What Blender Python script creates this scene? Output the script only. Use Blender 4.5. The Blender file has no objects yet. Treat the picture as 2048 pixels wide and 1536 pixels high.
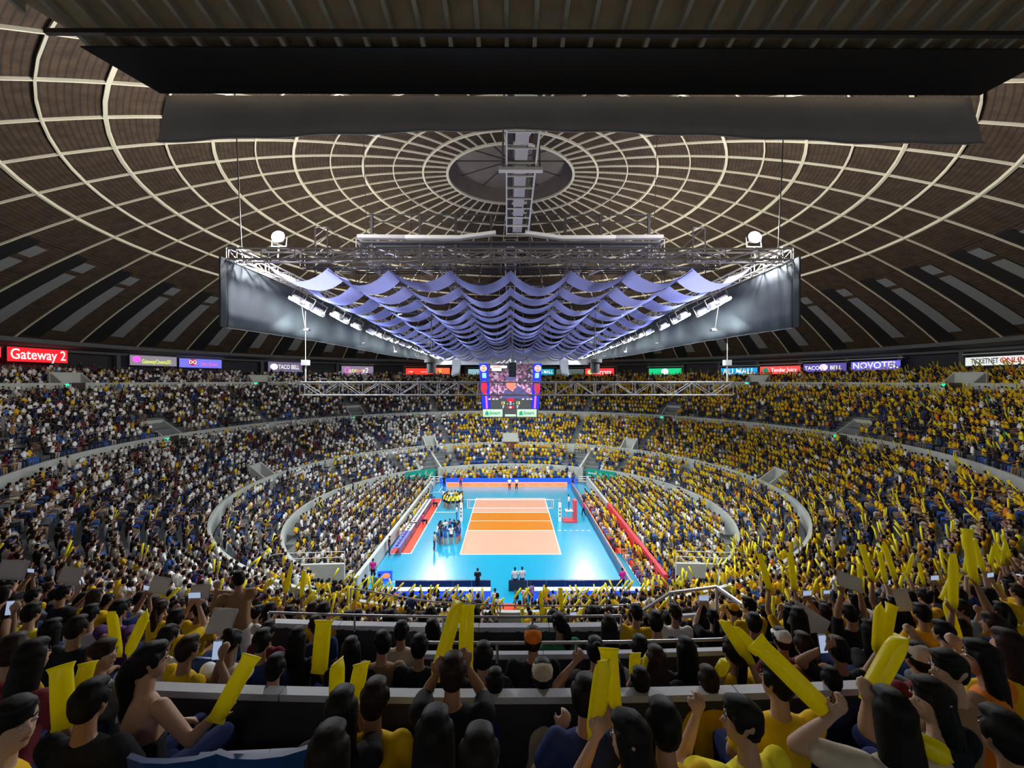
import bpy, bmesh, math, random
import numpy as np
from mathutils import Vector, Matrix

random.seed(7)
rng = np.random.default_rng(11)
scene = bpy.context.scene
PI = math.pi
R = math.radians

# ------------------------------------------------------------------ camera
F = 851.0                       # focal length in pixels of the 2048 px wide frame
PX, PY = 1021.0, 760.0          # vanishing point of the court axis
CAM = Vector((0.0, -46.9, 15.6))
cam_d = bpy.data.cameras.new('camera')
cam_d.sensor_width = 36.0
cam_d.lens = F / 2048.0 * 36.0
cam_d.clip_start, cam_d.clip_end = 0.1, 400
cam = bpy.data.objects.new('camera', cam_d)
scene.collection.objects.link(cam)
cam.location = CAM
cam.rotation_euler = (PI / 2 - math.atan2(768 - PY, F), 0, -math.atan2(1024 - PX, F))
scene.camera = cam


def P(x, y, Z):
    """world point seen at pixel x, y at depth Z in front of the camera"""
    return Vector(((x - PX) / F * Z, CAM.y + Z, CAM.z - (y - PY) / F * Z))


# ------------------------------------------------------------------ world, light, exposure
world = bpy.data.worlds.new('world')
scene.world = world
world.use_nodes = True
world.node_tree.nodes['Background'].inputs[0].default_value = (0.35, 0.4, 0.5, 1)
world.node_tree.nodes['Background'].inputs[1].default_value = 0.02
scene.view_settings.view_transform = 'Standard'
scene.view_settings.look = 'None'
scene.view_settings.exposure = 0.0
scene.view_settings.gamma = 1.0
scene.view_settings.use_curve_mapping = False
scene.cycles.use_denoising = True
scene.cycles.max_bounces = 5
scene.cycles.diffuse_bounces = 3
scene.cycles.sample_clamp_indirect = 4.0

FLOOD_W = 1700.0      # each side flood of the rig
HOUSE_W = 11500.0      # base for the house floodlights on the rig and the added dome fill lights
WASH_W = 260.0        # each violet wash light on the cloth
CONCOURSE_W = 28.0    # each tube lamp under the concourse soffit
FLOOD_COL = (0.93, 1.0, 0.97)


def add_area(name, loc, target, size, power, color=(1, 1, 1), spread=PI, sy=None):
    l = bpy.data.lights.new(name, 'AREA')
    l.energy = power
    l.color = color
    l.size = size
    if sy:
        l.shape = 'RECTANGLE'
        l.size_y = sy
    l.spread = spread
    o = bpy.data.objects.new(name, l)
    scene.collection.objects.link(o)
    o.location = loc
    o.rotation_euler = (Vector(target) - Vector(loc)).to_track_quat('-Z', 'Y').to_euler()
    return o


# ------------------------------------------------------------------ helpers
COL = scene.collection


def mat(name, col, rough=0.6, metal=0.0, emit=0.0, ecol=None, noise=0.0, nscale=3.0, trans=0.0, spec=None, bump=0.0, coat=0.0, nstretch=None):
    m = bpy.data.materials.new(name)
    m.use_nodes = True
    nt = m.node_tree
    b = nt.nodes['Principled BSDF']
    c = (col[0], col[1], col[2], 1)
    b.inputs['Base Color'].default_value = c
    b.inputs['Roughness'].default_value = rough
    b.inputs['Metallic'].default_value = metal
    if spec is not None:
        b.inputs['Specular IOR Level'].default_value = spec
    if coat:
        b.inputs['Coat Weight'].default_value = coat
        b.inputs['Coat Roughness'].default_value = .25
    if emit:
        e = ecol or col
        b.inputs['Emission Color'].default_value = (e[0], e[1], e[2], 1)
        b.inputs['Emission Strength'].default_value = emit
    if noise or bump:
        tc = nt.nodes.new('ShaderNodeTexCoord')
        n = nt.nodes.new('ShaderNodeTexNoise')
        n.inputs['Scale'].default_value = nscale
        n.inputs['Detail'].default_value = 4
        if nstretch:
            mp = nt.nodes.new('ShaderNodeMapping')
            mp.inputs['Scale'].default_value = nstretch
            nt.links.new(tc.outputs['Object'], mp.inputs[0])
            nt.links.new(mp.outputs[0], n.inputs['Vector'])
        else:
            nt.links.new(tc.outputs['Object'], n.inputs['Vector'])
        if noise:
            mx = nt.nodes.new('ShaderNodeMix')
            mx.data_type = 'RGBA'
            mx.inputs[6].default_value = tuple(max(0, v * (1 - noise)) for v in col) + (1,)
            mx.inputs[7].default_value = tuple(min(1, v * (1 + noise)) for v in col) + (1,)
            nt.links.new(n.outputs['Fac'], mx.inputs[0])
            nt.links.new(mx.outputs[2], b.inputs['Base Color'])
        if bump:
            bp = nt.nodes.new('ShaderNodeBump')
            bp.inputs['Strength'].default_value = bump
            nt.links.new(n.outputs['Fac'], bp.inputs['Height'])
            nt.links.new(bp.outputs[0], b.inputs['Normal'])
    if trans:
        t = nt.nodes.new('ShaderNodeBsdfTranslucent')
        t.inputs['Color'].default_value = c
        ms = nt.nodes.new('ShaderNodeMixShader')
        ms.inputs[0].default_value = trans
        nt.links.new(b.outputs[0], ms.inputs[1])
        nt.links.new(t.outputs[0], ms.inputs[2])
        nt.links.new(ms.outputs[0], nt.nodes['Material Output'].inputs['Surface'])
    return m


class MB:
    """collects boxes, bars, tubes and quads, then links them as one mesh object"""

    def __init__(s):
        s.v, s.f = [], []

    def quad(s, a, b, c, d):
        n = len(s.v)
        s.v += [tuple(a), tuple(b), tuple(c), tuple(d)]
        s.f.append((n, n + 1, n + 2, n + 3))
        return s

    def hexa(s, p):
        n = len(s.v)
        s.v += [tuple(q) for q in p]
        for f in ((0, 3, 2, 1), (4, 5, 6, 7), (0, 1, 5, 4), (1, 2, 6, 5), (2, 3, 7, 6), (3, 0, 4, 7)):
            s.f.append(tuple(n + i for i in f))
        return s

    def box(s, c, size, rz=0.0):
        hx, hy, hz = size[0] / 2, size[1] / 2, size[2] / 2
        co, si = math.cos(rz), math.sin(rz)
        pts = []
        for z in (-hz, hz):
            for x, y in ((-hx, -hy), (hx, -hy), (hx, hy), (-hx, hy)):
                pts.append((c[0] + x * co - y * si, c[1] + x * si + y * co, c[2] + z))
        return s.hexa(pts)

    def tube(s, a, b, r, n=6, r2=None, cap=True):
        a, b = Vector(a), Vector(b)
        r2 = r if r2 is None else r2
        d = (b - a)
        if d.length < 1e-6:
            return s
        d.normalize()
        u = d.orthogonal().normalized()
        w = d.cross(u)
        k = len(s.v)
        for p, rr in ((a, r), (b, r2)):
            for i in range(n):
                t = 2 * PI * i / n
                s.v.append(tuple(p + u * (rr * math.cos(t)) + w * (rr * math.sin(t))))
        for i in range(n):
            j = (i + 1) % n
            s.f.append((k + i, k + j, k + n + j, k + n + i))
        if cap:
            s.f.append(tuple(k + i for i in reversed(range(n))))
            s.f.append(tuple(k + n + i for i in range(n)))
        return s

    def path(s, pts, r, n=6):
        for a, b in zip(pts[:-1], pts[1:]):
            s.tube(a, b, r, n)
        return s

    def disc(s, c, rx, ry, n=24, axis='y', th=0.02):
        k = len(s.v)
        for t in (-th / 2, th / 2):
            for i in range(n):
                a = 2 * PI * i / n
                if axis == 'y':
                    s.v.append((c[0] + rx * math.cos(a), c[1] + t, c[2] + ry * math.sin(a)))
                else:
                    s.v.append((c[0] + rx * math.cos(a), c[1] + ry * math.sin(a), c[2] + t))
        s.f.append(tuple(k + i for i in range(n)))
        s.f.append(tuple(k + n + i for i in reversed(range(n))))
        for i in range(n):
            j = (i + 1) % n
            s.f.append((k + i, k + j, k + n + j, k + n + i))
        return s

    def arc(s, prof, a0, a1, n, close=False):
        """sweep a profile of (r, z) round the arena axis from angle a0 to a1 (0 = far end, degrees)"""
        k = len(s.v)
        m = len(prof)
        for i in range(n + 1):
            t = R(a0 + (a1 - a0) * i / n)
            for r, z in prof:
                s.v.append((r * math.sin(t), r * math.cos(t), z))
        rngm = m if close else m - 1
        for i in range(n):
            for j in range(rngm):
                jj = (j + 1) % m
                s.f.append((k + i * m + j, k + i * m + jj, k + (i + 1) * m + jj, k + (i + 1) * m + j))
        if close:
            s.f.append(tuple(k + j for j in range(m)))
            s.f.append(tuple(k + n * m + j for j in reversed(range(m))))
        return s

    def mesh(s, name, weld=False):
        me = bpy.data.meshes.new(name)
        me.from_pydata(s.v, [], s.f)
        me.validate()
        me.update()
        bm = bmesh.new()
        bm.from_mesh(me)
        if weld:
            bmesh.ops.remove_doubles(bm, verts=bm.verts, dist=.001)
        bmesh.ops.recalc_face_normals(bm, faces=bm.faces)
        bm.to_mesh(me)
        bm.free()
        return me

    def build(s, name, m, parent=None, smooth=False):
        return link(name, s.mesh(name, smooth), m, parent, smooth)


def link(name, me, m, parent=None, smooth=False, own=False):
    o = bpy.data.objects.new(name, me)
    COL.objects.link(o)
    if m is not None:
        if own:
            if not me.materials:
                me.materials.append(None)
            o.material_slots[0].link = 'OBJECT'
            o.material_slots[0].material = m
        elif not me.materials:
            me.materials.append(m)
    if smooth:
        me.polygons.foreach_set('use_smooth', [True] * len(me.polygons))
    if parent:
        o.parent = parent
    return o


def tag(o, label=None, cat=None, group=None, kind=None):
    if label:
        o['label'] = label
    if cat:
        o['category'] = cat
    if group:
        o['group'] = group
    if kind:
        o['kind'] = kind
    return o


def empty(name, loc=(0, 0, 0), rz=0.0, rx=0.0):
    o = bpy.data.objects.new(name, None)
    o.empty_display_size = 0.2
    COL.objects.link(o)
    o.location = loc
    o.rotation_euler = (rx, 0, rz)
    return o


def struct(o, label):
    return tag(o, label, None, None, 'structure')


def text(name, s, size, loc, m, parent=None, rot=(PI / 2, 0, 0), ext=0.004, ax='CENTER', sx=1.0, bold=0.0):
    c = bpy.data.curves.new(name, 'FONT')
    c.body = s
    c.size = size
    c.extrude = ext
    c.offset = bold
    c.align_x = ax
    c.align_y = 'CENTER'
    c.resolution_u = 3
    c.materials.append(m)
    tmp = bpy.data.objects.new(name, c)
    COL.objects.link(tmp)
    me = bpy.data.meshes.new_from_object(tmp.evaluated_get(bpy.context.evaluated_depsgraph_get()))
    bpy.data.objects.remove(tmp)
    if not me.materials:
        me.materials.append(m)
    o = bpy.data.objects.new(name, me)
    COL.objects.link(o)
    o.location = loc
    o.rotation_euler = rot
    o.scale = (sx, 1, 1)
    if parent:
        o.parent = parent
    return o


def polar(r, th, z=0.0):
    return Vector((r * math.sin(th), r * math.cos(th), z))


def ray_ring(x, r):
    """depth and azimuth where the view column of pixel x meets the far side of the ring of radius r"""
    k = (x - PX) / F
    a = k * k + 1
    b = 2 * CAM.y
    c = CAM.y ** 2 - r * r
    t = (-b + math.sqrt(b * b - 4 * a * c)) / (2 * a)
    X, Y = k * t, CAM.y + t
    return t, math.atan2(X, Y)


# ------------------------------------------------------------------ materials
M = {}
M['concrete'] = mat('concrete', (0.50, 0.52, 0.49), 0.85, noise=0.12, nscale=1.5)
M['step'] = mat('step_concrete', (0.17, 0.18, 0.19), 0.9, noise=0.25, nscale=2.0)
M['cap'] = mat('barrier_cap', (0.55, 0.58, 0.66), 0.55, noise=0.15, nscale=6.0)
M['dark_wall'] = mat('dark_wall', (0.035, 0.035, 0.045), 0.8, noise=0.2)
M['soffit'] = mat('soffit', (0.10, 0.11, 0.12), 0.9, noise=0.2, nscale=1.0)
M['rib'] = mat('rib_cream', (0.80, 0.76, 0.60), 0.7, noise=0.05)
M['oculus'] = mat('oculus_ceiling', (0.22, 0.185, 0.16), 0.9, noise=0.3, nscale=0.6)
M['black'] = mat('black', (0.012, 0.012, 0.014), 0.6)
M['steel_dark'] = mat('dark_steel', (0.06, 0.055, 0.055), 0.6, 0.2)
M['steel'] = mat('steel', (0.62, 0.62, 0.66), 0.4, 0.6)
M['truss_grey'] = mat('truss_grey', (0.16, 0.155, 0.175), 0.5)
M['white_paint'] = mat('white_paint', (0.8, 0.78, 0.74), 0.5)
M['grey_paint'] = mat('grey_paint', (0.42, 0.40, 0.40), 0.6)
M['louver'] = mat('louver_grey', (0.20, 0.21, 0.23), 0.8)
M['drape'] = mat('drape_grey', (0.055, 0.068, 0.08), 0.9, noise=0.15, nscale=0.8)
M['drape_dark'] = mat('drape_dark', (0.58, 0.58, 0.61), 0.95, noise=0.2, nscale=0.7)
M['wood_ceiling'] = mat('brown_board', (0.40, 0.31, 0.19), 0.85, noise=0.4, nscale=1.2)
M['beam'] = mat('pale_beam', (0.42, 0.40, 0.32), 0.8)
M['swag'] = mat('lavender_cloth', (0.37, 0.41, 0.92), 0.9, noise=0.1, nscale=0.5, trans=0.25)
M['lamp'] = mat('lamp_lens', (1, 1, 1), 0.4, emit=30, ecol=(0.96, 1.0, 0.98))
M['wash_lens'] = mat('wash_lens', (.3, .3, .9), 0.4, emit=3, ecol=(.35, .4, 1.0))
M['lamp_big'] = mat('lamp_lens_bright', (1, 1, 1), 0.4, emit=60, ecol=(1, 0.98, 1.0))
M['blue_mat'] = mat('blue_court', (0.0, 0.33, 0.56), 0.27, noise=0.04, nscale=0.4, spec=0.9, coat=0.6)
M['red_mat'] = mat('red_court', (0.85, 0.07, 0.035), 0.3, noise=0.05)
M['pink_mat'] = mat('peach_court', (0.60, 0.29, 0.20), 0.45, noise=0.06, nscale=0.3)
M['orange_mat'] = mat('orange_court', (0.50, 0.155, 0.003), 0.45, noise=0.04)
M['line'] = mat('line_white', (0.9, 0.9, 0.88), 0.5)
M['led_blue'] = mat('led_blue', (0.01, 0.06, 0.8), 0.5, emit=0.9, ecol=(0.01, 0.10, 0.95))
M['led_orange'] = mat('led_orange', (0.9, 0.25, 0.1), 0.5, emit=0.7, ecol=(1.0, 0.30, 0.10))
M['led_white'] = mat('led_white', (0.45, 0.5, 0.8), 0.5, emit=0.25)
M['led_violet'] = mat('led_violet', (0.1, 0.1, 0.6), 0.5, emit=0.5, ecol=(0.25, 0.25, 0.9))
M['board_dark'] = mat('board_back', (0.02, 0.025, 0.05), 0.3)
M['board_mid'] = mat('board_frame', (0.10, 0.13, 0.22), 0.4)
M['red_pad'] = mat('red_padding', (0.72, 0.06, 0.09), 0.5, noise=0.08)
M['green_banner'] = mat('green_banner', (0.0, 0.36, 0.27), 0.6)
M['banner_white'] = mat('banner_white', (0.85, 0.9, 0.9), 0.6)
M['banner_aqua'] = mat('banner_aqua', (0.35, 0.75, 0.78), 0.6)
M['seat_blue'] = mat('seat_blue', (0.012, 0.06, 0.22), 0.35, noise=0.1)
M['stick'] = mat('clapper_yellow', (0.95, 0.84, 0.0), 0.35, noise=0.08, nscale=9, trans=0.5)
M['paper'] = mat('paper', (0.62, 0.60, 0.60), 0.8, trans=0.2)
M['phone_body'] = mat('phone_body', (0.03, 0.03, 0.035), 0.3)
M['phone_screen'] = mat('phone_screen', (0.3, 0.35, 0.5), 0.2, emit=0.55, ecol=(0.55, 0.7, 1.0))
M['exit'] = mat('exit_green', (0.0, 0.6, 0.3), 0.4, emit=1.6, ecol=(0.0, 0.9, 0.4))
M['net'] = mat('net_cord', (0.25, 0.25, 0.25), 0.8)
M['door_dark'] = mat('doorway', (0.05, 0.04, 0.04), 0.9)
M['door_brown'] = mat('door_brown', (0.14, 0.045, 0.03), 0.7)


def dome_material():
    m = bpy.data.materials.new('dome_slats')
    m.use_nodes = True
    nt = m.node_tree
    b = nt.nodes['Principled BSDF']
    b.inputs['Roughness'].default_value = 0.9
    tc = nt.nodes.new('ShaderNodeTexCoord')
    ml = nt.nodes.new('ShaderNodeVectorMath'); ml.operation = 'MULTIPLY'
    ml.inputs[1].default_value = (1, 1, 0)
    nt.links.new(tc.outputs['Object'], ml.inputs[0])
    ln = nt.nodes.new('ShaderNodeVectorMath'); ln.operation = 'LENGTH'
    nt.links.new(ml.outputs[0], ln.inputs[0])
    fr = nt.nodes.new('ShaderNodeMath'); fr.operation = 'MULTIPLY'
    fr.inputs[1].default_value = 3.4
    nt.links.new(ln.outputs['Value'], fr.inputs[0])
    fc = nt.nodes.new('ShaderNodeMath'); fc.operation = 'FRACT'
    nt.links.new(fr.outputs[0], fc.inputs[0])
    gt = nt.nodes.new('ShaderNodeMath'); gt.operation = 'GREATER_THAN'
    gt.inputs[1].default_value = 0.72
    nt.links.new(fc.outputs[0], gt.inputs[0])
    n = nt.nodes.new('ShaderNodeTexNoise'); n.inputs['Scale'].default_value = 1.3
    n.inputs['Detail'].default_value = 5
    nt.links.new(tc.outputs['Object'], n.inputs['Vector'])
    r1 = nt.nodes.new('ShaderNodeValToRGB')
    r1.color_ramp.elements[0].position = 0.3
    r1.color_ramp.elements[0].color = (0.036, 0.021, 0.012, 1)
    r1.color_ramp.elements[1].position = 0.72
    r1.color_ramp.elements[1].color = (0.078, 0.048, 0.028, 1)
    nt.links.new(n.outputs['Fac'], r1.inputs[0])
    mx = nt.nodes.new('ShaderNodeMix'); mx.data_type = 'RGBA'; mx.blend_type = 'MULTIPLY'
    mx.inputs[7].default_value = (0.5, 0.5, 0.5, 1)
    nt.links.new(gt.outputs[0], mx.inputs[0])
    nt.links.new(r1.outputs[0], mx.inputs[6])
    nt.links.new(mx.outputs[2], b.inputs['Base Color'])
    return m


M['dome'] = dome_material()

# ------------------------------------------------------------------ dome (ceiling)
R_SPH = 80.0
OC_R, OC_Z = 6.86, 37.7


def dome_z(r):
    return OC_Z - (math.sqrt(R_SPH ** 2 - OC_R ** 2) - math.sqrt(R_SPH ** 2 - r * r))


RINGS = [6.86, 9.4, 12.4, 15.3, 18.2, 21.2, 24.0, 26.75, 29.5, 32.2, 34.8, 37.4, 40.6, 44.0, 47.4, 50.7]
N_RIB = 12      # ring ribs stop here, the dormer belt follows
NMER = 48
MER0 = 3.75       # degrees
ceiling = struct(empty('ceiling'), 'brown slatted dome ceiling with cream ribs')


def dpt(r, deg, off=0.0):
    t = R(deg)
    return Vector((r * math.sin(t), r * math.cos(t), dome_z(r) + off))


def in_view(p, mx=1.3, top=-60):
    Z = p.y - CAM.y
    if Z < 1:
        return False
    return abs(p.x / Z) < mx and (PY - (p.z - CAM.z) / Z * F) > top


panel_cells = []
for k in range(NMER):
    a0 = MER0 + 360.0 / NMER * k
    a1 = a0 + 360.0 / NMER
    for i in range(len(RINGS) - 1):
        r0, r1 = RINGS[i], RINGS[i + 1]
        c = dpt((r0 + r1) / 2, (a0 + a1) / 2)
        Z = c.y - CAM.y
        vis = in_view(c)
        ew = (r1 - r0) * 0.5 * (r0 + r1) * R(a1 - a0)
        panel_cells.append((vis, ew / max(Z, 1) ** 2.5 if vis else 0, a0, a1, r0, r1))
panel_cells.sort(key=lambda q: -q[1])
rest = MB()
for i, (vis, s, a0, a1, r0, r1) in enumerate(panel_cells):
    mb = MB() if i < 300 else rest
    am = (a0 + a1) / 2
    rm = (r0 + r1) / 2
    g = 0.02
    for (u0, u1) in ((a0, am), (am, a1)):
        for (q0, q1) in ((r0 + g, rm), (rm, r1 - g)):
            mb.quad(dpt(q0, u0, .16), dpt(q0, u1, .16), dpt(q1, u1, .16), dpt(q1, u0, .16))
    if i < 300:
        mb.build('dome_panel', M['dome'], ceiling)
o = rest.build('dome_panel_field', M['dome'], ceiling)
o['kind'] = 'stuff'
# meridian ribs and ring ribs
for k in range(NMER):
    a = MER0 + 360.0 / NMER * k
    mb = MB()
    for r0, r1 in zip(RINGS[:-1], RINGS[1:]):
        for q0, q1 in ((r0, (r0 + r1) / 2), ((r0 + r1) / 2, r1)):
            w = 0.05
            p0, p1 = dpt(q0, a), dpt(q1, a)
            t = Vector((math.cos(R(a)), -math.sin(R(a)), 0)) * w
            up = Vector((0, 0, .17))
            mb.hexa([p0 - t, p0 + t, p1 + t, p1 - t, p0 - t + up, p0 + t + up, p1 + t + up, p1 - t + up])
    mb.build('meridian_rib', M['rib'], ceiling)
for i, r in enumerate(RINGS[:N_RIB]):
    w = 0.10 if i % 2 == 1 else 0.05
    if i == 0:
        w = 0.13
    mb = MB()
    mb.arc([(r - w, dome_z(r) - .03), (r + w, dome_z(r) - .03), (r + w, dome_z(r) + .2), (r - w, dome_z(r) + .2)], 0, 360, 96, close=True)
    mb.build('ring_rib', M['rib'], ceiling)
# oculus drum with its flat brown lid
mb = MB()
mb.arc([(OC_R - .1, OC_Z), (OC_R - .1, OC_Z + 2.0)], 0, 360, 72)
mb.build('oculus_drum', M['oculus'], ceiling)
mb = MB().disc((0, 0, OC_Z + 2.0), OC_R, OC_R, 72, 'z', .1)
mb.build('oculus_lid', M['oculus'], ceiling)
for a in range(0, 180, 30):
    t = R(a)
    MB().tube((OC_R * math.cos(t), OC_R * math.sin(t), OC_Z + 1.9), (-OC_R * math.cos(t), -OC_R * math.sin(t), OC_Z + 1.9), .06).build('lid_joist', M['steel_dark'], ceiling)
# dormer vents low on the dome: dark opening with a grey louvre beside it
for k in range(NMER):
    a = MER0 + 360.0 / NMER * (k + 0.5)
    c = dpt(47, a)
    if not in_view(c, 1.7):
        continue
    h = 360.0 / NMER
    for lo, hi, name, mm, off in ((-.47, -.16, 'vent_opening', M['black'], -.02), (-.15, .09, 'vent_louvre', M['louver'], -.05)):
        mb = MB()
        rr = [40.6, 42.6, 44.6, 46.6, 48.6, 50.4] if name == 'vent_opening' else [41.0, 42.2, 42.7, 44.7, 46.9, 49.4]
        for j, (q0, q1) in enumerate(zip(rr[:-1], rr[1:])):
            if name == 'vent_louvre' and j == 1:
                continue
            mb.quad(dpt(q0, a + lo * h, .1 + off), dpt(q0, a + hi * h, .1 + off), dpt(q1, a + hi * h, .1 + off), dpt(q1, a + lo * h, .1 + off))
        mb.build(name, mm, ceiling)
# ring soffit and concourse wall under the dome edge
struct(MB().arc([(50.5, 20.0), (50.5, 19.55), (53.6, 19.2), (53.6, 18.9), (54.6, 18.9)], 0, 360, 120).build('trim_1', M['soffit']), 'grey soffit ring below the dome edge')
struct(MB().arc([(54.6, 14.0), (54.6, 20.1)], 0, 360, 120).build('wall_concourse', M['dark_wall']), 'dark concourse wall behind the top rows')
# columns carrying the soffit
for k in range(48):
    t = R(MER0 + 7.5 * k)
    c = polar(53.9, t)
    if in_view(Vector((c.x, c.y, 17)), 1.4):
        struct(MB().box((c.x, c.y, 17.4), (.5, .5, 3.8), -t).build('column', M['soffit']), 'dark column between lit signs of the concourse')

# ------------------------------------------------------------------ seating tiers
T1 = [(22.35 + .9 * k, 1.5 + .5 * k) for k in range(5)]
T2 = [(27.25 + .93 * k, 3.9 + .41 * k) for k in range(11)]
Z3 = [9.4, 10.1, 10.7, 11.25, 11.65, 12.06, 12.48, 12.9, 13.3, 13.7]
T3 = [(38.05 + .95 * k, Z3[k]) for k in range(10)]
T4 = [(48.0 + .95 * k, 14.2 + .36 * k) for k in range(6)]


def tier(name, rows, pitch, label):
    e = struct(empty(name), label)
    for i, (r, z) in enumerate(rows):
        zp = rows[i - 1][1] if i else z - .6
        MB().arc([(r, zp - .02), (r, z), (r + pitch + .02, z)], 0, 360, 120).build('step', M['step'], e)
    return e


tier('floor_lower_tier', T1, .9, 'lowest ring of concrete seating steps')
tier('floor_middle_tier', T2, .93, 'middle ring of concrete seating steps')
tier('floor_upper_tier', T3, .95, 'upper ring of concrete seating steps')
tier('floor_top_tier', T4, .95, 'topmost ring of concrete seating steps')


def ring_wall(name, r, z0, z1, label, th=.22, a0=0, a1=360):
    return struct(MB().arc([(r - th, z0), (r - th, z1), (r, z1), (r, z0)], a0, a1, 160, close=True).build(name, M['concrete']), label)


# lowest ring wall is cut where the court entrances run through it
E_A = 38.0      # half angle of the openings, degrees from the axis
for s, nm in ((1, 'wall_right'), (-1, 'wall_left')):
    struct(MB().arc([(22.1, .0), (22.1, 2.1), (22.35, 2.1), (22.35, 0)], s * E_A, s * 142, 80, close=True).build(nm, M['concrete']),
           'curved concrete wall behind the courtside seats')
struct(MB().arc([(21.6, .0), (21.6, 2.1), (21.85, 2.1), (21.85, 0)], -31, 31, 50, close=True).build('wall_far', M['concrete']), 'low concrete wall behind the far end seats')
ring_wall('wall_lower_ring', 27.25, 2.6, 4.8, 'pale concrete ring wall above the lowest tier')
ring_wall('wall_middle_ring', 38.05, 7.4, 9.5, 'pale concrete ring wall above the middle tier')
ring_wall('wall_upper_ring', 48.0, 13.0, 15.3, 'pale concrete ring wall above the upper tier')
struct(MB().disc((0, 0, -.06), 22.4, 22.4, 96, 'z', .1).build('floor', M['step']), 'dark concrete arena floor')

# side stands on low risers
for s in (-1, 1):
    e = struct(empty('floor_courtside_left' if s < 0 else 'floor_courtside_right'), 'low risers carrying the courtside seats')
    for k in range(12):
        x = 11.55 + .85 * k
        yl = math.sqrt(max(22.1 ** 2 - (x + .85) ** 2, 1))
        y0, y1 = max(-16.2, -yl), min(16.2, yl)
        z = .4 + .07 * k
        MB().box((s * (x + .425), (y0 + y1) / 2, z / 2), (.85, y1 - y0, z)).build('riser', M['step'], e)
e = struct(empty('floor_courtside_far'), 'low risers at the far end of the court')
for k in range(5):
    y = 17.0 + .85 * k
    xl = min(10.3, math.sqrt(max(21.6 ** 2 - (y + .85) ** 2, .5)))
    MB().box((0, y + .425, (.25 + .14 * k) / 2), (2 * xl, .85, .25 + .14 * k)).build('riser', M['step'], e)
e = struct(empty('floor_courtside_near'), 'low risers at the near end of the court')
for k in range(5):
    y = -18.1 - .85 * k
    xl = min(10.3, math.sqrt(max(22.1 ** 2 - (abs(y) + .85) ** 2, .5)))
    for s in (-1, 1):
        MB().box((s * (xl + 1.2) / 2, y - .425, (.2 + .14 * k) / 2), (xl - 1.2, .85, .2 + .14 * k)).build('riser', M['step'], e)

# court side walls: grey ramped parapet on the left, red padded one on the right
struct(MB().box((-11.3, 0, .6), (.32, 32, 1.2)).build('wall_courtside_left', M['concrete']), 'low grey wall between left stand and court')
struct(MB().box((11.42, 9.5, .6), (.28, 13.5, 1.2)).build('wall_courtside_right', M['concrete']), 'low grey wall between right stand and court')
e = struct(empty('wall_padded'), 'red padded wall beside the courtside seats')
for k in range(9):
    MB().box((11.42, 1.6 - 2.05 * k, .65), (.3, 2.0, 1.3)).build('pad', M['red_pad'], e)

# wedge walls at the near entrances with rails
for s in (-1, 1):
    e = struct(empty('wall_entrance_left' if s < 0 else 'wall_entrance_right'), 'pale wedge-shaped wall closing the end of the side stand')
    x0, x1, x2 = s * 11.9, s * 16.6, s * 20.3
    Y = -16.45
    for i, (a, b, za, zb) in enumerate(((x0, (x0 + x1) / 2, 2.45, 2.4), ((x0 + x1) / 2, x1, 2.4, 2.3), (x1, x2, 2.3, 1.5))):
        MB().hexa([(a, Y - .12, 0), (b, Y - .12, 0), (b, Y + .12, 0), (a, Y + .12, 0),
                   (a, Y - .12, za), (b, Y - .12, zb), (b, Y + .12, zb), (a, Y + .12, za)]).build('wall_panel', M['concrete'], e)
    for dz in (.45, .85):
        MB().path([(x0, Y, 2.45 + dz), (x1, Y, 2.3 + dz), (x2, Y, 1.5 + dz)], .03).build('handrail', M['white_paint'], e)
    for t in (0, .25, .5, .75, 1):
        x = x0 + (x2 - x0) * t
        zt = 2.45 - .15 * min(1, t / .56) - (.8 * max(0, (t - .56) / .44))
        MB().tube((x, Y, zt - .1), (x, Y, zt + .85), .03).build('rail_post', M['white_paint'], e)
# far end stair walls sloping down to the court
for s in (-1, 1):
    e = struct(empty('wall_stair_left' if s < 0 else 'wall_stair_right'), 'sloping stair wall beside the far end seats')
    pts = [(s * 10.6, 18.9, 0), (s * 12.2, 23.6, 0)]
    MB().hexa([(s * 10.4, 18.7, 0), (s * 10.7, 18.7, 0), (s * 13.6, 23.6, 0), (s * 13.3, 23.6, 0),
               (s * 10.4, 18.7, 1.9), (s * 10.7, 18.7, 1.9), (s * 13.6, 23.6, 4.2), (s * 13.3, 23.6, 4.2)]).build('wall_panel', M['concrete'], e)
    MB().hexa([(s * 13.5, 17.3, 0), (s * 13.8, 17.3, 0), (s * 16.4, 21.6, 0), (s * 16.1, 21.6, 0),
               (s * 13.5, 17.3, 2.1), (s * 13.8, 17.3, 2.1), (s * 16.4, 21.6, 4.2), (s * 16.1, 21.6, 4.2)]).build('wall_panel', M['concrete'], e)
    MB().tube((s * 13.65, 17.3, 2.6), (s * 16.25, 21.6, 4.7), .03).build('handrail', M['white_paint'], e)

# vomitories cut into the tiers
VOMS = []     # (r0, r1, azimuth, half width)


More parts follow.
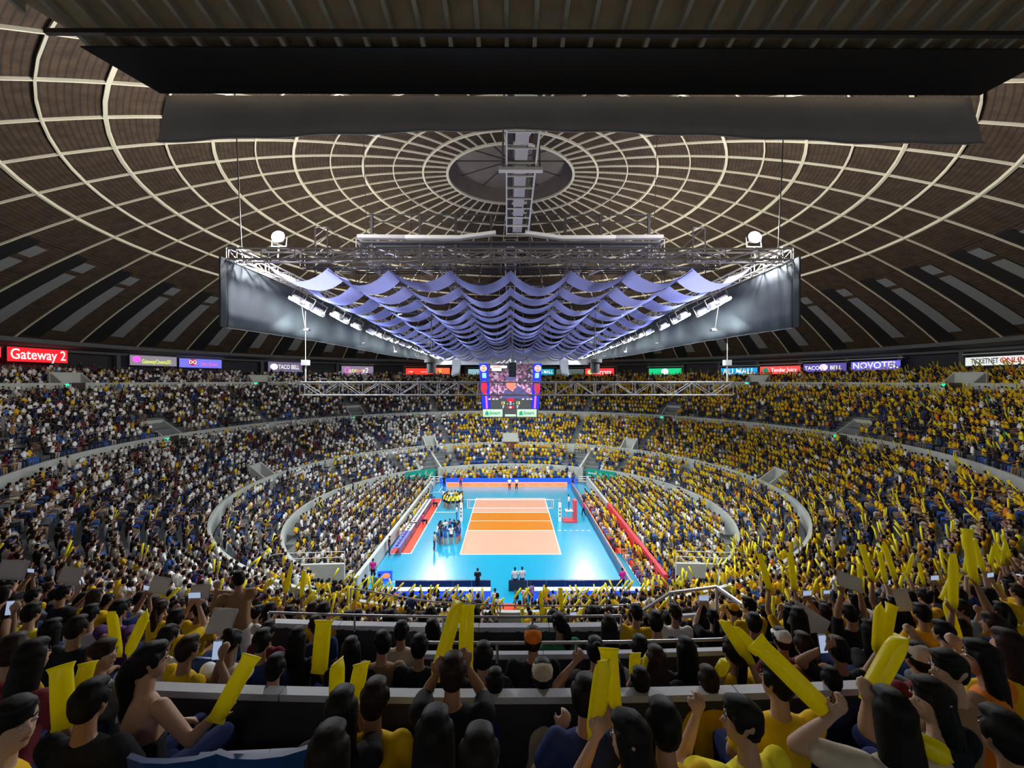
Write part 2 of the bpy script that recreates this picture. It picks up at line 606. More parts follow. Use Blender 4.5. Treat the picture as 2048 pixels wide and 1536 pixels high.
def vomitory(px, ring_r, ztop, depth, wid, label, door=True):
    Z, th = ray_ring(px, ring_r)
    e = struct(empty('portal', polar(ring_r, th, ztop), -th), label)
    h = .55
    for s in (-1, 1):
        MB().hexa([(s * wid, -.1, -1.6), (s * wid + .18, -.1, -1.6), (s * wid + .18, depth, -1.6), (s * wid, depth, -1.6),
                   (s * wid, -.1, .05), (s * wid + .18, -.1, .05), (s * wid + .18, depth, depth * .5 + h), (s * wid, depth, depth * .5 + h)]).build('side_wall', M['concrete'], e)
    MB().box((.09, depth, (depth * .5 + h) / 2 - .3), (2 * wid + .36, .2, depth * .5 + h + .6)).build('lintel', M['concrete'], e)
    if door:
        MB().box((.05, -.26, -.75), (wid * .9, .05, 1.5)).build('doorway', M['door_dark'], e)
        MB().box((-wid * .75, -.27, -.25), (.45, .05, .2)).build('exit_sign', M['exit'], e)
    VOMS.append((ring_r - .3, ring_r + depth + .4, th, wid + .5))
    return e


for px in (345, 716, 1336, 1692):
    vomitory(px, 38.05, 9.35, 2.3, 1.3, 'pale stair portal rising from the middle ring wall')
for px in (537, 862, 1252, 1532):
    vomitory(px, 27.25, 4.8, 1.6, 1.0, 'pale stair portal rising from the lower ring wall', False)
for px in (155, 525, 1918, 1510):
    vomitory(px, 48.0, 15.3, 1.2, 1.6, 'pale stair portal rising from the upper ring wall')
# brown door at the far centre below the middle tier
e = struct(empty('door_1', (0, 27.0, 0)), 'brown doorway in the far lower ring wall')
MB().box((0, -.05, 3.7), (2.3, .25, 2.6)).build('leaf', M['door_brown'], e)
MB().box((0, -.1, 5.15), (3.0, .3, .5)).build('lintel', M['concrete'], e)
MB().box((0, .6, 5.6), (2.6, 1.6, 1.3)).build('parapet', M['concrete'], e)

# front barriers of the near rows with pale caps and steel rails
for (Zc, zt, nm, px0, px1) in ((3.12, 13.29, 'a', 250, 1790), (4.25, 12.86, 'b', 840, 1460), (5.3, 12.53, 'c', 535, 1240)):
    r = 46.9 - Zc
    a0 = math.degrees(math.atan2((px0 - PX) / F * Zc, -r))
    a1 = math.degrees(math.atan2((px1 - PX) / F * Zc, -r))
    a0, a1 = (a0 + 360) % 360, (a1 + 360) % 360
    lab = {'a': 'dark row barrier with broad pale slab cap',
           'b': 'dark row barrier with narrow pale cap and steel rail',
           'c': 'row barrier with pale cap and long low rail before the middle of the stand'}[nm]
    e = struct(empty('wall_row_front'), lab)
    fl = zt - 1.15
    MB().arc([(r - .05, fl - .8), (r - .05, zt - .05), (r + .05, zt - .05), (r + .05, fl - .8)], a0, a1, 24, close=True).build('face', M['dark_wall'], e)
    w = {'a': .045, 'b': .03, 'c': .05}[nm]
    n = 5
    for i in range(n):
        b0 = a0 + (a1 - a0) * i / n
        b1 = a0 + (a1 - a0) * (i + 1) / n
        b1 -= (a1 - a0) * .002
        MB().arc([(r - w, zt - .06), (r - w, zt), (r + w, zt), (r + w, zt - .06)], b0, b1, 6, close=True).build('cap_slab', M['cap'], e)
    if nm in 'bc':
        pts = [polar(r + .1, R(a0 + (a1 - a0) * i / 16), zt + .16) for i in range(17)]
        MB().path(pts, .016).build('handrail', M['steel'], e)
        for i in range(0, 17, 4):
            MB().tube(pts[i], pts[i] - Vector((0, 0, .2)), .014).build('rail_post', M['steel'], e)
# aisle rail on the right, rising around the stair head
e = empty('stair_guardrail', P(1436, 1290, 8))
tag(e, 'tall square steel guardrail around the stair head in the near stand', 'railing')
e.location = (0, 0, 0)
pa, pb, pc, pd = P(1262, 1240, 8.6), P(1342, 1188, 9.0), P(1436, 1176, 9.0), P(1556, 1260, 7.0)
for a, b in ((pa, pb), (pb, pc), (pc, pd)):
    MB().tube(a, b, .035, 4).build('rail', M['steel'], e)
for p, dz in ((pb, 1.1), (pc, 1.2), (pd, 1.0), (pa, .9)):
    MB().tube(p, p - Vector((0, 0, dz)), .035, 4).build('post', M['steel'], e)
pe, pf = P(1330, 1238, 9.0), P(1434, 1231, 9.0)
MB().tube(pe, pf, .05, 4).build('rail', M['cap'], e)
# thin cable rail across the tier front
for (z, pxs, lab) in ((1185, (740, 1290), 'thin steel rail above the front of the upper tier'),):
    pts = [P(700, 1178, 9.3), P(860, 1205, 8.9), P(1000, 1213, 8.8), P(1180, 1215, 8.8), P(1262, 1212, 8.9)]
    e = empty('safety_rail')
    tag(e, lab, 'railing')
    MB().path(pts, .015).build('rail', M['steel'], e)
    for p in pts:
        MB().tube(p, (p.x, p.y, 9.2), .015).build('post', M['steel'], e)

# ------------------------------------------------------------------ canopy over the near stand
def HZ(h):
    return CAM.z + h


canopy = tag(empty('canopy'), 'dark board canopy with pale joists and grey cloth valance above the near stand', 'canopy')


def can_h(Z):
    return 8.7 + .153 * (13 - Z)


def can_pt(X, Z, dz=0):
    return Vector((X, CAM.y + Z, HZ(can_h(Z)) + dz))


ZB, ZF = 4.6, 13.0
xl = lambda Z: -10.6 - (13 - Z) * .60
xr = lambda Z: 14.3 + (13 - Z) * .45
MB().hexa([can_pt(xl(ZB), ZB, .25), can_pt(xr(ZB), ZB, .25), can_pt(xr(ZF), ZF, .25), can_pt(xl(ZF), ZF, .25),
           can_pt(xl(ZB), ZB, .4), can_pt(xr(ZB), ZB, .4), can_pt(xr(ZF), ZF, .4), can_pt(xl(ZF), ZF, .4)]).build('deck', M['wood_ceiling'], canopy)
x = -15.0
while x < 18:
    zb = ZB
    z0 = ZB
    if x < xl(ZF):
        z1 = 13 - (xl(ZF) - x) / .60
    elif x > xr(ZF):
        z1 = 13 - (x - xr(ZF)) / .45
    else:
        z1 = ZF
    if z1 > z0 + .3:
        a, b = can_pt(x, z0), can_pt(x, z1)
        w, h = Vector((.055, 0, 0)), Vector((0, 0, .24))
        MB().hexa([a - w, a + w, b + w, b - w, a - w + h, a + w + h, b + w + h, b - w + h]).build('joist', M['beam'], canopy)
    x += .745
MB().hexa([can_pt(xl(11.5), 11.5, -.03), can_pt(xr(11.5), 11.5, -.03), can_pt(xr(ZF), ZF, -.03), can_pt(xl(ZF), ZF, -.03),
           can_pt(xl(11.5), 11.5, .0), can_pt(xr(11.5), 11.5, .0), can_pt(xr(ZF), ZF, .0), can_pt(xl(ZF), ZF, .0)]).build('shade_sheet', M['black'], canopy)  # black sheet added to stand in for the unlit front of the underside
for Zc in (10.95,):
    a, b = can_pt(xl(Zc), Zc, -.16), can_pt(xr(Zc), Zc, -.16)
    MB().tube(a, b, .08, 4).build('cross_beam', M['steel_dark'], canopy)
# cloth valance along the front edge, slightly billowing
nseg = 60
mb = MB()
vl, vr = xl(ZF) - .1, xr(ZF) + .1
rows = []
for j in range(5):
    row = []
    for i in range(nseg + 1):
        u = i / nseg
        X = vl + (vr - vl) * u
        top = HZ(8.85)
        px = PX + X / 13 * F
        bot = HZ((760 - (262 + 26 * min(1, abs(px - 1030) / 720) ** 1.3)) / F * 13)
        t = j / 4
        row.append((X, CAM.y + ZF + .05 * math.sin(i * .9) * t + .35 * (1 - t), top + (bot - top) * t))
    rows.append(row)
for j in range(4):
    for i in range(nseg):
        mb.quad(rows[j][i], rows[j][i + 1], rows[j + 1][i + 1], rows[j + 1][i])
val = mb.build('valance', M['drape_dark'], canopy, True)
sol = val.modifiers.new('thick', 'SOLIDIFY')
sol.thickness = .03
mb = MB()
mb.path([Vector(p) + Vector((0, -.02, 0)) for p in rows[4]], .035, 4)
mb.build('hem', M['grey_paint'], canopy)

# ------------------------------------------------------------------ catwalk bridge under the oculus
cw = tag(empty('catwalk'), 'white ladder-like catwalk bridge hanging below the round roof opening', 'catwalk')
A_ = Vector((0.55, CAM.y + 12.0, HZ(10.4)))
B_ = Vector((0.42, CAM.y + 26.2, HZ(8.95)))
hw = .66


def cwp(t, x, dz=0):
    p = A_.lerp(B_, t)
    return Vector((p.x + x, p.y, p.z + dz))


for s in (-1, 1):
    MB().tube(cwp(0, s * hw), cwp(1, s * hw), .055, 4).build('side_beam', M['white_paint'], cw)
    MB().tube(cwp(0, s * hw, 1.0), cwp(1, s * hw, 1.0), .03, 4).build('handrail', M['steel_dark'], cw)
for i in range(15):
    t = i / 14
    MB().tube(cwp(t, -hw, .02), cwp(t, hw, .02), .045, 4).build('rung', M['white_paint'], cw)
    for s in (-1, 1):
        MB().tube(cwp(t, s * hw), cwp(t, s * hw, 1.0), .025, 4).build('rail_post', M['steel_dark'], cw)
for i in range(14):
    t0, t1 = i / 14 + .008, (i + 1) / 14 - .008
    MB().hexa([cwp(t0, -.3, .06), cwp(t0, .26, .06), cwp(t1, .26, .06), cwp(t1, -.3, .06),
               cwp(t0, -.3, .1), cwp(t0, .26, .1), cwp(t1, .26, .1), cwp(t1, -.3, .1)]).build('deck_plank', M['white_paint'], cw)
    for (xa, xb) in ((-.62, -.38), (.46, .62)):
        MB().hexa([cwp(t0, xa, .1), cwp(t0, xb, .1), cwp(t1, xb, .1), cwp(t1, xa, .1),
                   cwp(t0, xa, .14), cwp(t0, xb, .14), cwp(t1, xb, .14), cwp(t1, xa, .14)]).build('deck_strip', M['steel_dark'], cw)
tc = .52
MB().box(tuple(cwp(tc, -.02, -.12)), (2.0, .3, .14)).build('cross_tie', M['white_paint'], cw)
for s in (-1, 1):
    MB().tube(cwp(tc, s * .85, 0), (s * .6 + .5, CAM.y + 19.5, 36.5), .04, 5).build('hanger', M['steel_dark'], cw)
    MB().tube(cwp(.95, s * .6, 0), (s * .6 + .4, CAM.y + 26, 37.0), .04, 5).build('hanger', M['steel_dark'], cw)

# ------------------------------------------------------------------ rig frame above the cloth
XS = 13.4
Y0, Y1 = CAM.y + 20.3, CAM.y + 73.0
HT = 5.75


def truss(name, a, b, w, h, seg, m, label, cat, group=None, pieces=False, rc=.05, rb=.03):
    """box truss from a to b: four chords and its lacing"""
    a, b = Vector(a), Vector(b)
    e = tag(empty(name, a), label, cat, group)
    d = (b - a)
    L = d.length
    d.normalize()
    side = d.cross(Vector((0, 0, 1))).normalized() * (w / 2)
    up = Vector((0, 0, h))
    off = [side * -1, side, side + up, side * -1 + up]
    for o_ in off:
        MB().tube(o_, o_ + d * L, rc, 5).build('chord', m, e)
    n = max(1, round(L / seg))
    lac = MB()
    for i in range(n + 1):
        q = d * (L * i / n)
        prs = [(off[0] + q, off[3] + q), (off[1] + q, off[2] + q), (off[0] + q, off[1] + q), (off[3] + q, off[2] + q)]
        if i < n:
            q2 = d * (L * (i + 1) / n)
            if i % 2:
                prs += [(off[0] + q, off[3] + q2), (off[1] + q, off[2] + q2)]
            else:
                prs += [(off[3] + q, off[0] + q2), (off[2] + q, off[1] + q2)]
            prs += [(off[0] + q, off[1] + q2)]
        for (p, r_) in prs:
            if pieces:
                MB().tube(p, r_, rb, 5).build('brace', m, e)
            else:
                lac.tube(p, r_, rb, 4, cap=False)
    if not pieces:
        lac.build('lacing', m, e)
    return e


for s in (-1, 1):
    truss('rig_truss', (s * (XS - .15), Y0, HZ(HT)), (s * (XS - .15), Y1, HZ(HT)), .5, .55, 1.2, M['white_paint'],
          'long pale box truss carrying the grey drape on the %s side' % ('scorer table' if s < 0 else 'referee stand'), 'truss')
for i, (Zc, hh) in enumerate(((20.6, HT), (27.5, 7.2), (33, 7.4), (39, 7.4), (46, 7.2), (54, 7.0), (63, 6.6), (72.8, 5.2))):
    truss('rig_cross_truss', (-XS, CAM.y + Zc, HZ(hh)), (XS, CAM.y + Zc, HZ(hh)), .6, .9 if i else .5, 1.6,
          M['steel_dark'] if i else M['grey_paint'],
          'dark lattice truss spanning the rig above the lavender cloth' if i else 'grey lattice truss closing the end of the rig below the catwalk', 'truss',
          'cross trusses of the rig' if i else None)
for i, X in enumerate((-9.4, -4.7, 0, 4.7, 9.4)):
    truss('rig_spine_truss', (X, CAM.y + 27, HZ(8.0)), (X, Y1, HZ(6.2)), .7, .9, 2.4, M['grey_paint'],
          'pale lattice truss running lengthwise above the lavender cloth', 'truss', 'lengthwise trusses of the rig', rb=.035)
# gantry where the catwalk lands: pale beams in a shallow V, posts and a dark handrail frame
g = tag(empty('gantry', (0, CAM.y + 26.5, HZ(8.6))), 'wide service gantry with pale bent beams at the end of the catwalk', 'gantry')
for s in (-1, 1):
    for (xa, xb, za, zb, nm, mm) in ((.9, 3.1, .28, -.02, 'landing_beam', M['white_paint']), (3.1, 6.4, -.02, .0, 'landing_beam', M['white_paint']), (6.4, 9.3, .0, .03, 'landing_beam', M['grey_paint'])):
        a, b = Vector((s * xa, -.4, za)), Vector((s * xb, -.4, zb))
        u = Vector((0, .22, 0))
        v = Vector((0, 0, .2))
        MB().hexa([a - u, b - u, b + u, a + u, a - u + v, b - u + v, b + u + v, a + u + v]).build(nm, mm, g)
    MB().hexa([(s * 9.3, -.6, .0), (s * 9.3, .2, .0), (s * 6.0, 6.5, -.6), (s * 6.0, 6.0, -.6), (s * 9.3, -.6, .15), (s * 9.3, .2, .15), (s * 6.0, 6.5, -.45), (s * 6.0, 6.0, -.45)]).build('wing_beam', M['white_paint'], g)
    for X in (1.2, 3.4, 5.6, 8.6):
        MB().box((s * X, 0, .1), (.16, .16, 3.2)).build('post', M['steel_dark'], g)
for (zz, yy) in ((1.65, 0), (1.2, 0), (-.3, 0), (-1.2, 0)):
    MB().tube((-8.8, yy, zz), (8.8, yy, zz), .05, 4).build('rail', M['steel_dark'], g)
MB().box((0, .4, -.15), (18.4, 1.6, .1)).build('deck', M['steel_dark'], g)
for i in range(8):
    x0, x1 = -8.6 + 2.15 * i, -6.45 + 2.15 * i
    MB().tube((x0, 0, -1.2 if i % 2 else -.3), (x1, 0, -.3 if i % 2 else -1.2), .045, 4).build('brace', M['grey_paint'], g)
# hoist towers above the near end of the rig
for s in (-1, 1):
    t = tag(empty('hoist_tower', (s * 12.3, Y0 + 7.5, HZ(HT + .6))), 'slim dark hoist tower rising from the near end of the rig above the %s' % ('white-shirted crowd' if s < 0 else 'yellow-shirted crowd'), 'tower')
    for dx in (-.4, .4):
        MB().tube((dx, 0, 0), (dx, 0, 3.6), .05, 4).build('leg', M['steel_dark'], t)
    for i in range(6):
        MB().tube((-.4, 0, .6 * i), (.4, 0, .6 * (i + 1)), .03, 4).build('brace', M['steel_dark'], t)
    MB().tube((-.4, 0, 3.6), (.4, 0, 3.6), .05, 4).build('cap_bar', M['steel_dark'], t)
    MB().tube((.4, 0, 3.6), (-s * 3.5 + .4, 0, .5), .03, 4).build('stay', M['steel_dark'], t)
    # thin hanger cables up to the dome
    for (X, Zc) in ((s * 13.2, 21.0), (s * 11.3, 34), (s * 11.3, 50)):
        p = Vector((X, CAM.y + Zc, HZ(6.2)))
        top = dome_z(math.hypot(X, p.y))
        tag(MB().tube(p, (X + s * .4, p.y, top), .03, 5).build('hanger_cable', M['steel_dark']), 'thin dark cable hanging the rig from the dome', 'cable', 'cables carrying the rig')

# ------------------------------------------------------------------ side drapes
for s in (-1, 1):
    mb = MB()
    n = 90
    cols = []
    for i in range(n + 1):
        u = (i / n) ** 1.3
        Y = Y0 + (Y1 - Y0) * u
        ht = HZ(HT - .02)
        hb = HZ(2.5 + .7 * u + .08 * math.sin(u * 9))
        cols.append([(s * (XS + .13 + (.05 * math.sin(i * 1.7 + j) if 0 < j else 0)), Y, ht + (hb - ht) * j / 4) for j in range(5)])
    for i in range(n):
        for j in range(4):
            mb.quad(cols[i][j], cols[i + 1][j], cols[i + 1][j + 1], cols[i][j + 1])
    d = tag(mb.build('side_drape', M['drape'], None, True), 'long grey cloth drape behind the floodlights on the %s side of the rig' % ('white-shirted' if s < 0 else 'yellow-shirted'), 'drape')
    sl = d.modifiers.new('thick', 'SOLIDIFY')
    sl.thickness = .04
    d2 = MB()
    for i in range(8):
        d2.tube((s * (XS + .12), Y0 - .05 - .05 * i, HZ(2.5)), (s * (XS + .1), Y0 - .05 - .05 * i, HZ(HT)), .06, 5)
    d2.build('folded_edge', M['drape'], d, True)
    MB().path([Vector(c[4]) for c in cols], .03, 4).build('hem', M['grey_paint'], d)
far = MB()
for i in range(40):
    X0, X1 = -XS + 2 * XS * i / 40, -XS + 2 * XS * (i + 1) / 40
    b0, b1 = .06 * math.sin(i), .06 * math.sin(i + 1)
    far.quad((X0, Y1 + b0, HZ(5.4)), (X1, Y1 + b1, HZ(5.4)), (X1, Y1 + b1, HZ(2.6)), (X0, Y1 + b0, HZ(2.6)))
tag(far.build('end_drape', M['drape_dark'], None, True), 'dark cloth drape hanging at the far end of the rig', 'drape').modifiers.new('thick', 'SOLIDIFY').thickness = .04

# ------------------------------------------------------------------ lavender swags
NS = 16
XB = [-11.9 + i * 23.8 / 8 for i in range(9)]
for k in range(NS):
    z0 = 20.9 + k * 3.22
    z1 = z0 + 2.3
    mb = MB()
    nx, ny = 8 * 10, 4
    grid = []
    base = 5.35 - 1.5 * (k / (NS - 1))
    for j in range(ny + 1):
        row = []
        tz = z0 + (z1 - z0) * j / ny
        for i in range(nx + 1):
            X = -11.9 + 23.8 * i / nx
            ph = (i % 10) / 10
            bay = min(i // 10, 7)
            dr = (.72 + .12 * math.sin(bay * 2.1 + k * 1.3)) * (1 - (2 * ph - 1) ** 2)
            if i == nx:
                dr = 0
            edge = .25 * (abs(X) / 11.9) ** 2
            hgt = base - dr + edge - .10 * math.sin(PI * j / ny) + .02 * (j / ny)
            row.append((X, CAM.y + tz, HZ(hgt)))
        grid.append(row)
    for j in range(ny):
        for i in range(nx):
            mb.quad(grid[j][i], grid[j][i + 1], grid[j + 1][i + 1], grid[j + 1][i])
    o = tag(mb.build('cloth_swag', M['swag'], None, True), 'scalloped lavender cloth strip slung across the rig above the court', 'cloth', 'lavender ceiling swags')
    # support lines the strip hangs from
for X in XB:
    tag(MB().tube((X, CAM.y + 20.9, HZ(5.38)), (X, CAM.y + 72.5, HZ(3.9)), .02, 4).build('swag_wire', M['steel_dark']), 'thin wire holding up the lavender swags', 'wire', 'wires of the lavender swags')

# ------------------------------------------------------------------ floodlights
def flood_proto():
    hm = MB().box((0, 0, 0), (.75, .62, .16))
    hm.box((0, -.02, .14), (.5, .42, .14))
    for i in range(5):
        hm.box((-.2 + .1 * i, 0, .24), (.02, .4, .1))
    house = hm.mesh('housing')
    lens = MB().box((0, 0, -.085), (.64, .5, .02)).mesh('lens')
    ym = MB()
    for s in (-1, 1):
        ym.box((s * .41, 0, .28), (.04, .06, .62))
    ym.box((0, 0, .59), (.86, .06, .04))
    ym.tube((0, 0, .6), (0, 0, 1.1), .03, 5)
    yoke = ym.mesh('yoke')
    return house, lens, yoke


FH, FL, FY = flood_proto()
FLOODS = []
for s in (-1, 1):
    zs = [24.6, 25.7, 27.2, 29.0, 30.0, 34.0, 37.6, 39.8, 42.0, 43.6, 45.2, 48.6, 51.0, 55.0, 58.4, 62.0, 66.5, 69.5, 71.5]
    for k, Zc in enumerate(zs):
        h = 4.35 - .012 * (Zc - 24) if k > 4 else [4.55, 4.45, 4.3, 4.3, 4.2][k]
        X = s * (12.3 - (.5 if k in (3, 4) else 0))
        loc = Vector((X, CAM.y + Zc, HZ(h)))
        e = tag(empty('floodlight', loc), 'white floodlight lamp hung along the %s drape of the rig' % ('left' if s < 0 else 'right'), 'lamp', 'floodlights along the rig drapes')
        e['label'] = 'lit floodlight hung from the rig in front of the drape on the %s side' % ('scorer table' if s < 0 else 'referee stand')
        e['group'] = 'floodlights on the %s side' % ('scorer table' if s < 0 else 'referee stand')
        e.rotation_euler = (0, -s * R(28), R(random.uniform(-8, 8)))
        link('housing', FH, M['white_paint'], e)
        link('lens', FL, M['lamp'], e)
        link('yoke', FY, M['steel_dark'], e)
        FLOODS.append((loc, s))
        if k % 2 == 0:
            tgt = (s * -2.5, loc.y * .55, 0)
            d = (Vector(tgt) - loc).normalized()
            add_area('floodlight_beam', loc + Vector((-s * .1, 0, -.16)), tgt, .6, FLOOD_W, FLOOD_COL)
# the two bright house floods on top of the rig
for s in (-1, 1):
    loc = P(558 if s < 0 else 1510, 474, 22.2)
    e = tag(empty('house_floodlight', loc), 'dazzling round house floodlight on the near rig corner above the %s crowd' % ('white-shirted' if s < 0 else 'yellow-shirted'), 'lamp')
    bowl = MB()
    for i in range(4):
        bowl.tube((0, .05 + .09 * i, -.01 * i), (0, .14 + .09 * i, -.01 * i - .01), .34 - .06 * i, 16, .34 - .06 * (i + 1))
    bowl.build('reflector', M['white_paint'], e, True)
    MB().disc((0, .03, 0), .33, .30, 24, 'y', .05).build('lens', M['lamp_big'], e)
    yk = MB()
    for q in (-1, 1):
        yk.box((q * .38, .2, -.2), (.03, .06, .55))
    yk.box((0, .2, -.47), (.8, .06, .04))
    yk.tube((0, .2, -.47), (0, .2, -1.1), .04, 6)
    yk.build('bracket', M['steel_dark'], e)
    e.rotation_euler = (R(-10), 0, 0)
    pl = bpy.data.lights.new('house_flood_light', 'POINT')
    pl.energy, pl.color, pl.shadow_soft_size = HOUSE_W * .35, (1, .97, .95), .3
    po = bpy.data.objects.new('house_flood_light', pl)
    COL.objects.link(po)
    po.location = loc + Vector((0, -.45, .1))
# added fill lights hidden above the rig cloth to bring out the dome ribs
for (X, Zc, hh) in ((-12.4, 30, 7.4), (12.4, 30, 7.4), (-12.4, 48, 7.4), (12.4, 48, 7.4), (-12, 66, 7.2), (12, 66, 7.2)):
    e = tag(empty('dome_fill_light', (X, CAM.y + Zc, HZ(hh))), 'small added upward fill light on top of the rig', 'lamp', 'added dome fill lights on the rig')
    MB().box((0, 0, -.1), (.5, .4, .14)).build('housing', M['steel_dark'], e)
    MB().box((0, 0, -.02), (.42, .32, .02)).build('lens', M['lamp'], e)
    MB().tube((0, 0, -.15), (0, 0, -1.2), .03, 5).build('stand', M['steel_dark'], e)
    add_area('dome_fill_beam', (X, CAM.y + Zc, HZ(hh + .05)), (X * 2.0, (CAM.y + Zc) * 1.1, HZ(hh + 12)), .5, HOUSE_W * .22, (1, .95, .84))

# violet-blue wash lights clamped under the side trusses, throwing up and in at the cloth
for s in (-1, 1):
    for Zc in (26, 36, 46, 56, 66):
        p = Vector((s * 12.4, CAM.y + Zc, HZ(3.1)))
        e = tag(empty('wash_light', p), 'small violet-blue wash light aimed up at the lavender cloth, %s side' % ('scorer table' if s < 0 else 'referee stand'), 'lamp', 'wash lights under the cloth')
        MB().box((0, 0, -.05), (.3, .3, .12)).build('housing', M['steel_dark'], e)
        MB().disc((0, 0, .02), .12, .12, 16, 'z', .03).build('lens', M['wash_lens'], e)
        MB().tube((s * .1, 0, 0), (s * .5, 0, 2.7), .025, 5).build('arm', M['steel_dark'], e)
        add_area('wash_light_beam', p + Vector((-s * .1, 0, .08)), p + Vector((-s * 9, 0, 2.6)), .3, WASH_W, (.45, .5, 1.0))

# ------------------------------------------------------------------ hanging light truss across the view
TZ = 27.0
tr = truss('hanging_truss', (-13.2, CAM.y + TZ, HZ(-.95)), (14.0, CAM.y + TZ, HZ(-.95)), .6, .82, 1.25, M['truss_grey'],
           'long silver box truss hanging across the hall in front of the scoreboard', 'truss', pieces=True, rc=.045, rb=.022)
for px in (612, 1455):
    X = (px - PX) / F * TZ
    loc = tr.location
    MB().tube((X - loc.x, 0, .85), (X - loc.x, 0, 1.9), .05, 5).build('sling', M['steel'], tr)
    MB().tube((X - loc.x, 0, 1.9), (X - loc.x, 0, 5.3), .018, 5).build('hoist_cable', M['white_paint'], tr)
    MB().box((X - loc.x, 0, 2.05), (.42, .34, .34)).build('hoist_motor', M['steel'], tr)
for px in (863, 1190):
    X = (px - PX) / F * TZ
    for dx in (-.12, .12):
        MB().tube((X - tr.location.x + dx, 0, .85), (X - tr.location.x, 0, 5.2), .015, 4).build('suspension_cable', M['black'], tr)


def speaker_can(px, py0, py1, Z, w, label, drum=True):
    a, b = P(px, py0, Z), P(px, py1, Z)
    e = tag(empty('hanging_speaker', b), label, 'speaker')
    h = a.z - b.z
    if drum:
        mb = MB()
        mb.tube((0, 0, 0), (0, 0, h * .7), w, 16)
        mb.build('cabinet', M['black'], e)
        MB().disc((0, 0, h * .8), w * 1.5, w * 1.5, 20, 'z', h * .22).build('top_plate', M['steel_dark'], e)
    else:
        MB().box((0, 0, h / 2), (w * 2, w * 1.4, h)).build('cabinet', M['black'], e)
        for i in range(3):
            MB().box((0, -w * .71, h * (.2 + .3 * i)), (w * 1.8, .02, h * .22)).build('grille', M['board_dark'], e)
    MB().tube((0, 0, h * .8), (0, 0, h * .8 + 2.5), .02, 5).build('cable', M['black'], e)
    return e


speaker_can(863, 716, 746, 27.6, .30, 'black drum loudspeaker hung over the silver truss on the scorer table side')
speaker_can(1190, 716, 746, 27.6, .30, 'black drum loudspeaker hung over the silver truss on the referee stand side')
speaker_can(1025, 725, 754, 30.0, .26, 'black box loudspeaker hanging in front of the scoreboard video screen', False)
for s, px in ((-1, 908), (1, 1133)):
    base = P(px, 748, 58)
    e = tag(empty('line_array', base), 'curved pale line array of loudspeakers beside the scoreboard on the %s side' % ('scorer table' if s < 0 else 'referee stand'), 'speaker')
    for i in range(8):
        a = R(8 * (7 - i) - 10)
        bx = MB().box((0, 0, 0), (1.1, .5, .24)).build('speaker_box', M['louver'], e)
        bx.location = (s * .35 * math.cos(a) * -1, -.2 * (7 - i) / 7, i * .26)
        bx.rotation_euler = (R(-4 * (7 - i)), s * a * .4, 0)
    MB().tube((0, 0, 2.0), (0, 0, 4.2), .03, 5).build('cable', M['black'], e)

# ------------------------------------------------------------------ scoreboard
S = 43.9 / F
sb = tag(empty('scoreboard', P(1021, 781, 43.9)), 'large square video scoreboard hanging over the court with blue side columns', 'scoreboard')
tilt = R(-3.2)
ht, hb = 3.24, 2.82
zt, zb = 2.78, -2.8
MB().hexa([(-hb, -.02 + .0, zb), (hb, -.02, zb), (hb, 2 * hb, zb), (-hb, 2 * hb, zb),
           (-ht, -.35, zt), (ht, -.35, zt), (ht, 2 * ht - .35, zt), (-ht, 2 * ht - .35, zt)]).build('cabinet', M['steel_dark'], sb)


def sbp(px, py, d=0.0):
    """pixel on the scoreboard face -> local point"""
    x = (px - 1021) * S
    z = -(py - 781) * S
    t = (z - zb) / (zt - zb)
    return Vector((x, -.02 - .33 * t - .01 - d, z))


def sb_quad(px0, py0, px1, py1, name, m, d=0.02, taper=True, parent=None):
    def q(px, py, dd):
        if taper:
            t = (py - 727) / 108.0
            px = 1021 + (px - 1021) * (1.0 - .115 * t)
        return sbp(px, py, dd)
    mb = MB().hexa([q(px0, py1, d), q(px1, py1, d), q(px1, py1, -.03), q(px0, py1, -.03),
                    q(px0, py0, d), q(px1, py0, d), q(px1, py0, -.03), q(px0, py0, -.03)])
    return mb.build(name, m, parent or sb)


def video_material():
    m = bpy.data.materials.new('video_screen')
    m.use_nodes = True
    nt = m.node_tree
    b = nt.nodes['Principled BSDF']
    b.inputs['Base Color'].default_value = (0.01, 0.01, 0.01, 1)
    tc = nt.nodes.new('ShaderNodeTexCoord')
    v = nt.nodes.new('ShaderNodeTexVoronoi')
    v.inputs['Scale'].default_value = 4.5
    nt.links.new(tc.outputs['Object'], v.inputs['Vector'])
    sp = nt.nodes.new('ShaderNodeSeparateColor')
    nt.links.new(v.outputs['Color'], sp.inputs[0])
    r = nt.nodes.new('ShaderNodeValToRGB')
    e = r.color_ramp.elements
    e[0].position, e[0].color = 0.0, (0.03, 0.01, 0.06, 1)
    e[1].position, e[1].color = 1.0, (0.95, 0.75, 1.0, 1)
    for p_, c_ in ((.35, (0.10, 0.05, 0.14, 1)), (.6, (0.45, 0.12, 0.32, 1)), (.8, (0.8, 0.35, 0.6, 1))):
        q = e.new(p_)
        q.color = c_
    nt.links.new(sp.outputs[0], r.inputs[0])
    s_ = nt.nodes.new('ShaderNodeSeparateXYZ')
    nt.links.new(tc.outputs['Object'], s_.inputs[0])
    mr = nt.nodes.new('ShaderNodeMapRange')
    mr.inputs[1].default_value, mr.inputs[2].default_value = 0.2, 2.4
    mr.inputs[3].default_value, mr.inputs[4].default_value = 1.1, 0.22
    nt.links.new(s_.outputs['Z'], mr.inputs[0])
    nt.links.new(r.outputs[0], b.inputs['Emission Color'])
    nt.links.new(mr.outputs[0], b.inputs['Emission Strength'])
    return m


M['video'] = video_material()


def glow(name, c, e=1.0):
    return mat(name, tuple(v * .3 for v in c), 0.5, emit=e, ecol=c)


